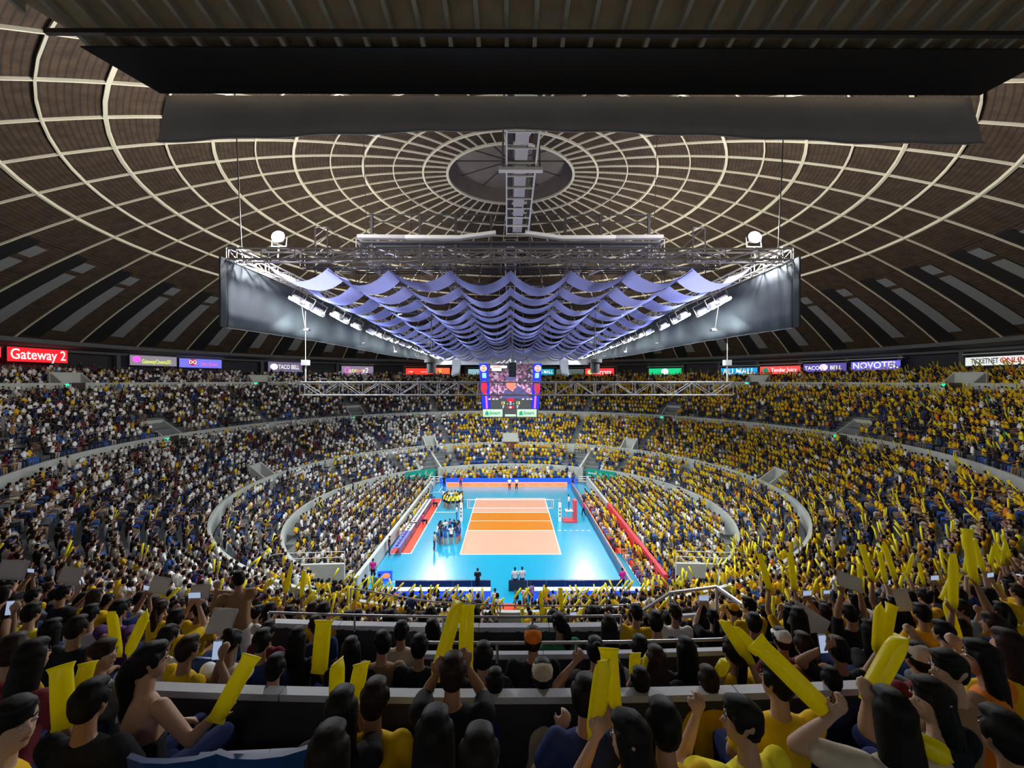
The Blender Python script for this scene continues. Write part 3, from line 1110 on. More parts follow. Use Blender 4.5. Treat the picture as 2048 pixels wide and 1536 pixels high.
M['g_blue'] = glow('screen_blue', (0.0, 0.02, 0.75), .9)
M['g_red'] = glow('screen_red', (0.95, 0.0, 0.03), .9)
M['g_pink'] = glow('screen_pink', (0.95, 0.15, 0.55), .9)
M['g_white'] = glow('screen_white', (1, 1, 1), 1.0)
M['g_dark'] = glow('screen_dark', (0.06, 0.065, 0.07), .8)
M['g_yellow'] = glow('screen_yellow', (0.85, 0.85, 0.25), 1.0)
M['g_mint'] = glow('screen_mint', (0.62, 0.82, 0.62), .75)
M['g_green'] = glow('screen_green', (0.0, 0.40, 0.20), .7)
M['g_skin'] = glow('screen_coral', (0.95, 0.25, 0.18), .8)
M['g_indigo'] = glow('screen_indigo', (0.10, 0.09, 0.28), .8)
M['g_orange'] = glow('screen_orange', (0.9, 0.3, 0.15), .9)
M['g_teal'] = glow('screen_teal', (0.35, 0.75, 0.62), .8)
sb_quad(977, 727, 1066, 797, 'video_screen', M['video'])
sb_quad(977, 797.3, 1066, 817, 'score_panel', M['g_dark'])
for s in (-1, 1):
    a, b = (958.5, 976.5) if s < 0 else (1066.5, 1083.5)
    col = sb_quad(a, 727, b, 817, 'side_column', M['g_blue'])
    cx = (a + b) / 2 + (0 if s < 0 else 0)
    p = sbp(cx - s * -.2, 737, .045)
    MB().disc(tuple(p), .34, .34, 24, 'y', .03).build('emblem_disc', M['g_white'], col)
    MB().disc((p.x, p.y - .02, p.z), .29, .29, 24, 'y', .03).build('emblem_disc', M['g_orange'], col)
    text('emblem_lettering', 'DQ', .3, (p.x, p.y - .045, p.z), M['g_white'], col)
    sb_quad(cx - 4, 746, cx + 4, 756, 'logo_tile', M['g_teal'], .05, parent=col)
    p = sbp(cx + s * -1.2, 775, .05)
    MB().disc(tuple(p), .30, .68, 20, 'y', .03).build('graphic_spoon', M['g_red'], col)
    sb_quad(cx - 1.5 - s * 1.0, 787, cx + 2.5 - s * 1.0, 817, 'graphic_stripe', M['g_pink'], .05, parent=col)
# figure on the video screen: generic head and shoulders plus the caption pill
p = sbp(1022, 768, .075)
MB().disc(tuple(p), .50, .72, 20, 'y', .02).build('video_figure_face', M['g_skin'], sb)
MB().disc((p.x, p.y - .02, p.z + .62), .56, .34, 20, 'y', .02).build('video_figure_cap', M['g_indigo'], sb)
mb = MB()
q = [sbp(1003, 797, .05), sbp(1058, 797, .05), sbp(1047, 778, .05), sbp(1035, 771, .05), sbp(1025, 783, .05), sbp(1010, 779, .05)]
mb.v = [tuple(v) for v in q]
mb.f = [tuple(range(6))]
mb.build('video_figure_shoulders', M['g_indigo'], sb)
sb_quad(981, 731.5, 1014, 736.5, 'caption_pill', M['g_white'], .04, False)
sb_quad(984, 737, 1003, 742, 'caption_pill', M['g_white'], .04, False)
sb_quad(986, 733, 1002, 735.5, 'caption_bar', M['g_orange'], .06, False)
for (t, px, py, sz, mm) in (('13', 1006, 806, .42, 'g_yellow'), ('13', 1036, 806, .42, 'g_yellow'), ('2', 1021, 806, .45, 'g_white'),
                            ('.', 1015, 805, .5, 'g_white'), ('.', 1027, 805, .5, 'g_white'), ('7', 1006.5, 814, .4, 'g_white'), ('7', 1035, 814, .4, 'g_white')):
    p = sbp(px, py, .05)
    text('score_digit', t, sz, tuple(p), M[mm], sb, bold=.01)
sb_quad(1014.5, 797, 1027.5, 802.5, 'clock_panel', M['g_red'], .04, False)
sb_quad(1015, 812.5, 1027, 816.5, 'set_panel', M['g_red'], .04, False)
sb_quad(1019, 812.8, 1023, 816.2, 'set_panel', M['g_white'], .06, False)
for px in (979, 987, 994, 1046, 1055, 1062):
    sb_quad(px - 2.4, 797.2, px + 2.4, 799, 'name_bar', M['g_white'], .04, False)
sb_quad(966, 818.5, 1005, 833.5, 'sponsor_panel', M['g_mint'], .03, False)
sb_quad(1034, 818.5, 1073, 833.5, 'sponsor_panel', M['g_mint'], .03, False)
sb_quad(1009, 819, 1033, 833.5, 'centre_panel', M['g_dark'], .02, False)
sb_quad(1010, 828.5, 1032, 833, 'centre_panel', M['g_mint'], .04, False)
for cx in (985.5, 1053.5):
    p = sbp(cx + 4, 826, .05)
    text('sponsor_lettering', 'Smart', .46, tuple(p), M['g_green'], sb, bold=.012)
    p = sbp(cx - 11.5, 826, .05)
    mb = MB()
    mb.v = [(p.x - .2, p.y, p.z - .22), (p.x + .2, p.y, p.z - .22), (p.x + .17, p.y, p.z + .05), (p.x, p.y, p.z + .25), (p.x - .17, p.y, p.z + .05)]
    mb.f = [(0, 1, 2, 3, 4)]
    mb.build('sponsor_mark', M['g_green'], sb)
for X in (-2, 2):
    MB().tube((X, 1.5, zt), (X * .3, 2.5, zt + 3.2), .03, 5).build('hoist_cable', M['black'], sb)
mb = MB()
for i in range(6):
    mb.tube((-1.6 + .53 * i, .8, zt), (-1.07 + .53 * i if i < 3 else -1.6 + .53 * i, .8, zt + .55 - abs(i - 2.5) * .12), .05, 5)
mb.build('hanging_frame', M['white_paint'], sb)
MB().tube((0, 2.5, zt), (0, 2.5, zt + 3), .05, 6).build('hoist_cable', M['black'], sb)

# ------------------------------------------------------------------ lit signs on the concourse
def sign(px0, px1, py, hpx, cols, txt, label, tcol='g_white', size=.62, frame=True, r=53.0, em=1.2, sx=1.0):
    cxp = (px0 + px1) / 2
    Z, th = ray_ring(cxp, r)
    Z0, t0 = ray_ring(px0, r)
    Z1, t1 = ray_ring(px1, r)
    w = r * abs(t1 - t0)
    h = hpx / F * Z
    z = CAM.z - (py - PY) / F * Z
    e = tag(empty('lit_sign', polar(r, th, z), -th), label, 'sign')
    m = glow('sign_glow', cols, em)
    lbx = MB().box((0, .1, 0), (w, .2, h)).build('light_box', m, e)
    fr = MB()
    for (c, s_) in (((0, 0, h / 2), (w + .1, .26, .07)), ((0, 0, -h / 2), (w + .1, .26, .07)), ((-w / 2, 0, 0), (.07, .26, h)), ((w / 2, 0, 0), (.07, .26, h))):
        fr.box((c[0], .1, c[2]), s_)
    fr.build('frame', M['steel_dark'], e)
    MB().box((0, .2, h / 2 + .35), (w + .6, .5, .12)).build('hood', M['concrete'], e)
    if isinstance(txt, str):
        txt = [(txt, 0, 0, size, tcol)] if txt else []
    for (t, dx, dz, sz, tm) in txt:
        if t == 'disc':
            MB().disc((dx * w, -.02, dz * h), sz * h * 1.2, sz * h, 20, 'y', .04).build('emblem', M[tm], lbx)
        else:
            to = text('lettering', t, sz * h * 1.25, (dx * w, -.065, dz * h), M[tm], lbx, bold=.012, sx=sx)
            nw = sum(1 for q in txt if q[0] != 'disc')
            allow = w * ((.9 if len(txt) == 1 else .62) if nw == 1 else (.40 if nw == 2 else .24))
            xs_ = [v.co.x for v in to.data.vertices]
            wid = (max(xs_) - min(xs_)) * sx
            if wid > allow:
                to.scale.x = sx * allow / wid
    return e


M['g_dkred'] = glow('sign_dark_red', (0.55, 0.02, 0.06), .9)
M['g_ink'] = glow('sign_ink', (0.03, 0.03, 0.05), .4)
M['g_magenta'] = glow('sign_magenta', (1.0, 0.1, 0.8), 1.2)
M['g_lime'] = glow('sign_lime', (0.7, 0.85, 0.1), 1.1)
sign(-40, 8, 703, 22, (.9, .05, .08), '', 'plain red lit sign without lettering beside the Gateway 2 sign')
sign(22, 143, 711, 28, (.95, .01, .02), 'Gateway 2', 'red lit sign with white Gateway 2 lettering', size=.8, em=1.3, sx=1.25)
sign(264, 358, 722, 20, (.42, .36, .45), [('disc', -.36, .1, .3, 'g_magenta'), ('GatewayCinema3D', .05, -.1, .45, 'g_lime')], 'pale lit sign with coloured cinema lettering', em=.6)
sign(362, 447, 727, 18, (.16, .16, .75), [('disc', -.2, .1, .36, 'g_dkred'), ('DQ', -.2, .1, .4, 'g_white'), ('Dairy Queen', .18, -.05, .42, 'g_pink')], 'blue lit sign with red oval emblem')
sign(538, 606, 734, 20, (.20, .16, .30), [('disc', -.33, 0, .3, 'g_white'), ('TACO BELL', .1, -.02, .48, 'g_white')], 'dim violet lit sign with white bell emblem and lettering', em=.7)
sign(684, 748, 741, 18, (.35, .28, .42), [('G', -.33, 0, .7, 'g_magenta'), ('ate', -.15, 0, .6, 'g_yellow'), ('wa', .06, 0, .6, 'g_orange'), ('y2', .24, 0, .6, 'g_white')], 'pale violet lit sign with rainbow Gateway lettering', em=.7)
sign(812, 868, 743, 13, (.95, .04, .02), [('~', -.33, 0, .9, 'g_white'), ('------', .16, 0, .5, 'g_white')], 'red lit sign beside the drum speaker on the scorer table side')
sign(872, 900, 742, 13, (.85, .15, .05), [('S', -.2, 0, .7, 'g_yellow')], 'orange lit sign with yellow letter behind the line array')
sign(936, 962, 744, 12, (.35, .62, .72), '', 'pale blue lit sign partly behind the scoreboard', em=.8)
sign(1072, 1108, 744, 13, (.0, .38, .5), [('ALI MALL', .0, 0, .6, 'g_white')], 'teal lit sign with white letters partly behind the scoreboard', em=.9)
sign(1112, 1168, 744, 12, (.25, .36, .32), '', 'grey green unlit-looking sign behind the line array on the referee side', em=.35)
sign(1170, 1228, 744, 15, (.9, .04, .05), [('disc', -.33, 0, .3, 'g_yellow'), ('Karyate', .1, 0, .6, 'g_white')], 'red lit sign with white script beside the green sign')
sign(1297, 1363, 743, 13, (.0, .55, .2), [('disc', 0, 0, .45, 'g_white')], 'green lit sign with a white middle panel')
sign(1441, 1515, 743, 15, (.0, .30, .62), [('ALI MALL', 0, 0, .8, 'g_white')], 'blue lit sign with large white mall lettering')
sign(1519, 1601, 740, 16, (.92, .07, .07), [('disc', -.35, 0, .3, 'g_green'), ('Tender Juicy', .1, 0, .55, 'g_white')], 'red lit sign with white italic lettering and green emblem')
sign(1606, 1693, 735, 17, (.10, .07, .36), [('TACO', -.28, -.05, .5, 'g_white'), ('disc', -.01, .02, .38, 'g_white'), ('disc', -.01, .02, .26, 'g_magenta'), ('BELL', .27, -.05, .5, 'g_white')], 'purple lit sign with a pink bell between white words', em=1.0)
sign(1701, 1801, 731, 18, (.16, .14, .75), 'NOVOTEL', 'violet blue lit sign with wide white hotel lettering', size=.8, em=1.0, sx=1.2)
sign(1928, 2075, 721, 19, (.80, .84, .80), [('TICKETNET', -.2, 0, .62, 'g_ink'), ('ONLINE', .22, 0, .62, 'g_dkred')], 'white lit sign with dark and red lettering', em=.95)

# ------------------------------------------------------------------ sports court
ct = tag(empty('sports_court'), 'blue volleyball court with peach and orange playing area and white lines', 'court')


def slab(x0, x1, y0, y1, z, name, m, parent=ct):
    return MB().box(((x0 + x1) / 2, (y0 + y1) / 2, z / 2), (x1 - x0, y1 - y0, z)).build(name, m, parent)


slab(-11.1, 11.2, -17.4, 17.0, .02, 'blue_mat', M['blue_mat'])
slab(-10.9, -9.0, -8.8, 8.9, .026, 'red_strip', M['red_mat'])
slab(9.05, 11.2, -8.8, 8.9, .026, 'red_strip', M['red_mat'])
slab(9.9, 11.2, -17.0, -8.8, .024, 'red_strip', M['red_mat'])
slab(-1.9, 1.1, -22.0, -17.4, .03, 'red_walkway', M['red_mat'])
slab(-4.5, 4.5, -9, -3, .026, 'back_zone', M['pink_mat'])
slab(-4.5, 4.5, 3, 9, .026, 'back_zone', M['pink_mat'])
slab(-4.5, 4.5, -3, 3, .026, 'front_zone', M['orange_mat'])
for (x0, x1, y0, y1) in ((-4.55, 4.55, -9.05, -8.97), (-4.55, 4.55, 8.95, 9.05), (-4.55, -4.47, -9, 9), (4.47, 4.55, -9, 9),
                         (-4.5, 4.5, -3.04, -2.96), (-4.5, 4.5, 2.95, 3.05), (-4.5, 4.5, -.04, .04),
                         (-9.0, -8.9, -8.8, 8.9), (-9.0, -6.4, 3.1, 3.2), (-11.0, -9.0, -8.85, -8.75), (9.9, 9.98, -17, -8.8)):
    slab(x0, x1, y0, y1, .031, 'boundary_line', M['line'])
for k in range(6):
    slab(4.9 + .6 * k, 5.25 + .6 * k, -3.04, -2.96, .031, 'dash', M['line'])
for (x0, x1, y0, y1) in ((-10.0, -9.93, 12, 15.5), (-11, -8.5, 12, 12.08), (-11.0, -8.6, -14.2, -14.12), (-8.67, -8.6, -15.3, -14.2)):
    slab(x0, x1, y0, y1, .031, 'boundary_line', M['line'])

# volleyball net
nt_ = tag(empty('volleyball_net'), 'white-banded volleyball net stretched across the court centre line', 'net')
for z in (2.38, 1.45):
    MB().box((0, 0, z), (9.6, .02, .09)).build('band', M['line'], nt_)
for X in (-4.75, -4.5, 4.5, 4.75):
    MB().box((X, 0, 1.9), (.06, .02, 1.0)).build('side_band', M['line'], nt_)
mb = MB()
for i in range(48):
    mb.tube((-4.75 + i * .2, 0, 1.45), (-4.75 + i * .2, 0, 2.38), .006, 3, cap=False)
for i in range(5):
    mb.tube((-4.75, 0, 1.6 + i * .17), (4.75, 0, 1.6 + i * .17), .006, 3, cap=False)
mm = mb.build('mesh', M['net'], nt_)
for s in (-1, 1):
    MB().tube((s * 4.5, -.02, 1.45), (s * 4.5, -.02, 3.2), .012, 6).build('antenna', M['red_pad'], nt_)
    e = tag(empty('net_post', (s * 5.45, 0, .02)), 'padded white net post on the %s side of the court' % ('scorer table' if s < 0 else 'referee stand'), 'post')
    MB().tube((0, 0, 0), (0, 0, 2.5), .06, 10).build('pole', M['steel'], e)
    MB().box((0, 0, 1.0), (.30, .30, 2.0)).build('pad', M['line'], e)
    for z_ in (.6, 1.0, 1.4):
        MB().box((0, -.155, z_), (.12, .01, .22)).build('print', M['g_ink'] if 'g_ink' in M else M['black'], e)
    MB().tube((0, 0, 2.38), (-s * .7, 0, 2.38), .01, 4).build('tension_cord', M['line'], e)
# referee stand
rs = tag(empty('referee_stand', (6.55, 0, .02)), 'red padded referee stand with raised platform beside the net', 'stand')
MB().box((.0, 0, .09), (1.5, 1.3, .14)).build('base', M['red_pad'], rs)
MB().box((.55, 0, 1.2), (.38, .9, 2.3)).build('padded_column', M['red_pad'], rs)
MB().box((-.05, 0, 1.18), (.9, .8, .07)).build('platform', M['line'], rs)
for dx in (-.4, .3):
    for dy in (-.3, .3):
        MB().tube((dx, dy, .15), (dx, dy, 1.16), .03, 6).build('leg', M['steel'], rs)
for dy in (-.32, .32):
    MB().tube((.3, dy, 1.2), (.3, dy, 2.1), .025, 6).build('handrail', M['steel'], rs)

# perimeter boards
def board(x0, y0, x1, y1, h, th, m, mb_, label, n, cat='board', lettering=None):
    a, b = Vector((x0, y0, 0)), Vector((x1, y1, 0))
    d = (b - a).normalized()
    ang = math.atan2(d.y, d.x)
    e = tag(empty('led_board', a, ang), label, cat)
    L = (b - a).length
    for i in range(n):
        w = L / n
        MB().box((w * (i + .5), 0, h / 2 + .03), (w - .03, th, h)).build('screen_panel', m, e)
        MB().box((w * (i + .5), th * .5 + .04, h / 2), (w - .02, .06, h + .04)).build('back_frame', mb_, e)
        if lettering:
            text('lettering', lettering, h * .4, (w * (i + .5), -th / 2 - .02, h * .5), M['g_dkred'], e)
    return e


board(-9.4, 15.15, 8.3, 15.15, .62, .1, M['led_orange'], M['board_mid'], 'orange LED board low along the far end of the court', 9, lettering='VOLLEYBALL')
board(-10.6, 16.8, 9.9, 16.8, .85, .1, M['led_blue'], M['board_mid'], 'bright blue barrier boards in front of the far end seats', 11)
board(8.85, 14.6, 8.85, -15.6, .72, .1, M['board_mid'], M['led_orange'], 'long orange topped LED board beside the referee side red strip', 15)
b1 = board(-1.45, -15.55, -8.5, -15.55, .78, .1, M['board_mid'], M['board_dark'], 'black backed LED board at the near end on the scorer table side', 5)
b2 = board(8.2, -15.55, -.15, -15.55, .78, .1, M['board_mid'], M['board_dark'], 'black backed LED board at the near end on the referee stand side', 6)
for (xa, xb, lab) in ((-9.6, -1.4, 'scorer table'), (1.4, 9.8, 'referee stand')):
    e = tag(empty('barrier_table', ((xa + xb) / 2, -16.9, 0)), 'low blue barrier table with glowing white top at the near end, %s side' % lab, 'table')
    w = xb - xa
    n = 5
    for i in range(n):
        MB().box((-w / 2 + w / n * (i + .5), 0, .40), (w / n - .03, .5, .75)).build('front_panel', M['led_blue'], e)
        MB().box((-w / 2 + w / n * (i + .5), 0, .79), (w / n - .02, .55, .04)).build('top', M['led_white'], e)
# low white barrier fences at the far corners
for s in (-1, 1):
    e = tag(empty('crowd_barrier', (s * 11.2, 16.9, 0)), 'white barred barrier at the far corner on the %s side' % ('scorer table' if s < 0 else 'referee stand'), 'barrier')
    for z in (.4, .75, 1.1):
        MB().box((0, 0, z), (2.0, .05, .12)).build('bar', M['line'], e)
    for dx in (-.98, .98):
        MB().box((dx, 0, .6), (.06, .06, 1.2)).build('post', M['steel'], e)
# tables at the left red strip
for i in range(7):
    y = -8.3 + 2.15 * i + (.4 if i > 2 else 0)
    e = tag(empty('scorer_table', (-10.15, y, .03)), 'white topped scorer table with dark front on the red strip', 'table', 'tables along the red strip')
    MB().box((0, 0, .72), (.62, 2.05, .05)).build('tabletop', M['line'] if i > 1 else M['led_violet'], e)
    MB().box((.3, 0, .38), (.04, 2.0, .66)).build('front_panel', M['board_mid'], e)
    for dx in (-.26, .24):
        for dy in (-.95, .95):
            MB().tube((dx, dy, 0), (dx, dy, .7), .02, 6).build('leg', M['steel'], e)
    for k in range(3):
        q = tag(MB().box((0, 0, .012), (.26, .34, .02)).build('laptop', M['phone_body']), 'dark open laptop on white scorer table', 'laptop', 'laptops on the scorer tables')
        q.location = (-10.15, y - .65 + .65 * k, .79)
        s_ = MB().box((.13, 0, .13), (.012, .34, .24)).build('screen', M['board_mid'], q)
# green banners on the far corner walls
for s in (-1, 1):
    pts = [P(813 if s < 0 else 1231, 941.5, 62.2), P(876 if s < 0 else 1167, 935.5, 64.5)]
    a0 = R(45 if s > 0 else -45)
    th0 = math.atan2(pts[0].x, pts[0].y)
    th1 = math.atan2(pts[1].x, pts[1].y)
    rr = 21.95
    e = tag(empty('wall_banner'), 'green sponsor banner with white print on the far corner wall, %s side' % ('scorer table' if s < 0 else 'referee stand'), 'banner')
    MB().arc([(rr - .04, .65), (rr - .04, 2.0), (rr, 2.0), (rr, .65)], math.degrees(min(th0, th1)), math.degrees(max(th0, th1)), 12, close=True).build('cloth', M['green_banner'], e)
    lo, hi = min(th0, th1), max(th0, th1)
    for i, (u, t, sz, mm) in enumerate(((.2, 'Summit', .42, 'banner_white'), (.48, '|||', .5, 'banner_aqua'), (.68, '|||', .5, 'banner_aqua'), (.88, '|||', .5, 'banner_aqua'))):
        th = lo + (hi - lo) * u
        p = polar(rr - .07, th, 1.35)
        text('lettering', t, sz, tuple(p), M[mm], e, rot=(PI / 2, 0, -th), bold=.015)

# ------------------------------------------------------------------ concourse lamps above the back rows behind the near stand
for k, a in enumerate((150, 165, 180, 195, 210)):
    p = polar(51.5, R(a), 19.0)
    e = tag(empty('concourse_lamp', p, -R(a)), 'tube lamp under the concourse soffit behind the near stand', 'lamp', 'concourse tube lamps')
    MB().box((0, 0, .06), (2.4, .3, .1)).build('housing', M['white_paint'], e)
    MB().tube((-1.1, 0, -.02), (1.1, 0, -.02), .03, 8).build('tube', M['lamp'], e)
    MB().tube((0, 0, .1), (0, 0, .6), .03, 6).build('stem', M['steel_dark'], e)
    add_area('concourse_lamp_light', p + Vector((0, 0, -.1)), p + Vector((-p.x * .2, -p.y * .2, -1.2)), 2.2, CONCOURSE_W, (1, .93, .82), sy=.2)

# ------------------------------------------------------------------ crowd layout
PAL = {
    'yellow': (0.80, 0.50, 0.01), 'gold': (0.78, 0.38, 0.01), 'lemon': (0.85, 0.72, 0.03), 'white': (0.86, 0.85, 0.83), 'cream': (0.55, 0.48, 0.38),
    'black': (0.016, 0.016, 0.02), 'navy': (0.025, 0.04, 0.14), 'grey': (0.18, 0.19, 0.21), 'maroon': (0.16, 0.02, 0.03), 'blue': (0.04, 0.13, 0.45),
    'red': (0.55, 0.04, 0.04), 'orange': (0.75, 0.20, 0.02), 'green': (0.04, 0.20, 0.10), 'teal': (0.05, 0.30, 0.35), 'tan': (0.30, 0.18, 0.10), 'pink': (0.80, 0.02, 0.28),
    'purple': (0.12, 0.04, 0.20), 'rust': (0.35, 0.11, 0.02), 'violet': (0.3, 0.2, 0.6),
}
SKIN = [(0.36, 0.19, 0.11), (0.44, 0.25, 0.155), (0.27, 0.13, 0.075), (0.50, 0.31, 0.21)]
HAIR = [(0.006, 0.005, 0.005), (0.010, 0.006, 0.005), (0.022, 0.010, 0.007)]
PANTS = ['navy', 'black', 'grey', 'black', 'tan', 'navy', 'blue', 'cream']


def pick_shirt(x, y, r):
    u = random.random()
    if x < -11.5:
        ye = .05 if r > 28 else .16
        tbl = [('yellow', ye), ('white', .36 if r < 37 else .28), ('cream', .13), ('black', .24 if r < 37 else .34), ('navy', .09), ('grey', .09), ('maroon', .04), ('blue', .03), ('tan', .03)]
    elif r < 22.3:
        tbl = [('yellow', .34), ('lemon', .08), ('white', .26), ('cream', .09), ('black', .10), ('navy', .05), ('blue', .05), ('maroon', .03), ('orange', .02)]
    elif x < 0:
        tbl = [('yellow', .36), ('gold', .08), ('white', .14), ('black', .20), ('navy', .08), ('grey', .06), ('cream', .06), ('maroon', .03)]
    else:
        tbl = [('yellow', .42 if r < 38 else .34), ('gold', .12), ('lemon', .05), ('white', .10), ('black', .17 if r < 38 else .28), ('navy', .06), ('grey', .04), ('cream', .04), ('orange', .02), ('green', .01)]
    tot = sum(w for _, w in tbl)
    u *= tot
    for n, w in tbl:
        u -= w
        if u <= 0:
            return n
    return tbl[-1][0]


SEATS = []      # (x, y, z, facing angle rz, radius, tier index)
EMPTY = []


def vom_blocked(r, th):
    for (r0, r1, t, hwid) in VOMS:
        if r0 < r < r1:
            d = (th - t + PI) % (2 * PI) - PI
            if abs(d) * r < hwid:
                return True
    return False


def add_rows(rows, sector_deg, ti, aisle=.55, pitch=.55):
    for (r, z) in rows:
        rr = r + .38
        n = int(2 * PI * rr / pitch)
        for i in range(n):
            th = 2 * PI * (i + .5 * ((int(r * 10)) % 2)) / n
            x, y = rr * math.sin(th), rr * math.cos(th)
            Z = y - CAM.y
            if Z < .9 or abs(x / Z) > 1.36:
                continue
            deg = math.degrees(th) % sector_deg
            da = min(deg, sector_deg - deg)
            if R(da) * rr < aisle:
                continue
            if vom_blocked(rr, (th + PI) % (2 * PI) - PI):
                continue
            SEATS.append((x, y, z, PI - th, rr, ti))     # faces the arena axis


add_rows(T1, 22.5, 1)
add_rows(T2, 22.5, 2)
add_rows(T3, 22.5, 3)
add_rows(T4, 15, 4, .4)
# drop T1 seats in the court entrances
SEATS = [s for s in SEATS if not (s[5] == 1 and 10.6 < abs(s[0]) < 13.5 and s[1] > 0 and s[4] < 25.6)]
SEATS = [s for s in SEATS if not (s[5] == 1 and s[1] < -15.5 and 11.4 < abs(s[0]) < 13.2)]
for sgn in (-1, 1):
    for k in range(12):
        x = 11.55 + .85 * k + .4
        yl = math.sqrt(max(21.6 ** 2 - (x + .45) ** 2, 1))
        y = max(-15.9, -yl)
        while y < min(15.8, yl):
            if abs((y + 30) % 8.2 - 4) > .45:
                SEATS.append((sgn * x, y, .4 + .07 * k, PI / 2 if sgn > 0 else -PI / 2, 18, 0))
            y += .56
for k in range(5):
    y = 17.0 + .85 * k + .4
    xl_ = min(10.0, math.sqrt(max(21.4 ** 2 - (y + .45) ** 2, .5)))
    x = -xl_
    while x < xl_:
        SEATS.append((x, y, .25 + .14 * k, PI, 18, 0))
        x += .56
    y = -18.1 - .85 * k - .45
    xl_ = min(10.0, math.sqrt(max(21.9 ** 2 - (abs(y) + .45) ** 2, .5)))
    x = -xl_
    while x < xl_:
        if not (-2.4 < x < 1.8):
            SEATS.append((x, y, .2 + .14 * k, 0, 18, 0))
        x += .56

y = -8.6
while y < 9:
    for x in (9.85, 10.7):
        SEATS.append((x, y, .03, PI / 2, 18, 0))
    if y > -6:
        SEATS.append((-10.72, y, .03, -PI / 2, 18, 0))
    y += .62
y = -16.2
while y < -8.8:
    for x in (10.35, 11.0):
        SEATS.append((x, y, .03, PI / 2, 18, 0))
    y += .62
# occupancy: a few blocks of empty blue seats at the far side as in the photograph
occ = []
for s in SEATS:
    x, y, z, a, r, ti = s
    p_empty = .03
    if ti == 2 and y > 22 and -14 < x < 14:
        if math.sin(x * .9 + r * 2.1) + math.sin(x * .37 - r * 1.3) > .75:
            p_empty = .8
    if ti == 1 and y > 18 and z < 2.2:
        p_empty = .55
    if ti == 0 and y > 17 and math.sin(x * 1.1) > .8:
        p_empty = .6
    if random.random() < p_empty:
        EMPTY.append(s)
    else:
        occ.append(s)


def depth(s):
    return s[1] - CAM.y


def pix(p):
    Z = p[1] - CAM.y
    return PX + p[0] / Z * F, PY + (CAM.z - p[2]) / Z * F, Z


occ.sort(key=lambda s: (s[0] ** 2 + (s[1] - CAM.y) ** 2))
HERO_Z = 4.4
near, crowd = [], []
for s in occ:
    Z = depth(s)
    u, v, _ = pix((s[0], s[1], s[2] + 1.2))
    d = math.hypot(s[0], s[1] - CAM.y)
    if d < HERO_Z and -150 < u < 2200:
        continue                       # the closest rows are placed by hand below
    if Z < .9:
        continue
    if len(near) < 180 and -30 < u < 2080 and v < 1540 and s[5] == 3 and Z < 14:
        near.append(s)
    else:
        crowd.append(s)

# ------------------------------------------------------------------ distant crowd: one mass nobody could count
# face classes: 0 skin 1 hair 2 shirt 3 trousers 4 clapper 5 card
def loft(rings, cls, cap0=True, cap1=True):
    V, Fc, C = [], [], []
    n = len(rings[0])
    for rg in rings:
        V += rg
    for i in range(len(rings) - 1):
        for j in range(n):
            k = (j + 1) % n
            a, b, c, d = i * n + j, i * n + k, (i + 1) * n + k, (i + 1) * n + j
            Fc += [(a, b, c), (a, c, d)]
            C += [cls, cls]
    if cap1:
        o_ = (len(rings) - 1) * n
        for j in range(1, n - 1):
            Fc.append((o_, o_ + j, o_ + j + 1)); C.append(cls)
    if cap0:
        for j in range(1, n - 1):
            Fc.append((0, j + 1, j)); C.append(cls)
    return V, Fc, C


def ell(cx, cy, z, rx, ry, n, ph=0.0):
    return [(cx + rx * math.cos(2 * PI * j / n + ph), cy + ry * math.sin(2 * PI * j / n + ph), z) for j in range(n)]


def limb(a, b, ra, rb, cls, n=4):
    mb = MB().tube(a, b, ra, n, rb, cap=True)
    V, Fc, C = mb.v, [], []
    for f in mb.f:
        for j in range(1, len(f) - 1):
            Fc.append((f[0], f[j], f[j + 1])); C.append(cls)
    return V, Fc, C


def head_mesh(c, n, m, rx=.085, ry=.105, rz=.125):
    rings = []
    for i in range(1, m):
        t = PI * i / m
        rings.append(ell(c[0], c[1], c[2] - rz * math.cos(t), rx * math.sin(t) + .005, ry * math.sin(t) + .005, n, PI / n))
    V, Fc, C = loft(rings, 0)
    out = []
    for f in Fc:
        q = np.mean([V[i] for i in f], axis=0) - np.array(c)
        out.append(1 if (q[2] > .055 or (q[1] < .02 and q[2] > -.07)) else 0)
    return V, Fc, out


def stick_mesh(a, b, r=.05, n=5, cls=4):
    return limb(a, b, r, r * 1.05, cls, n)


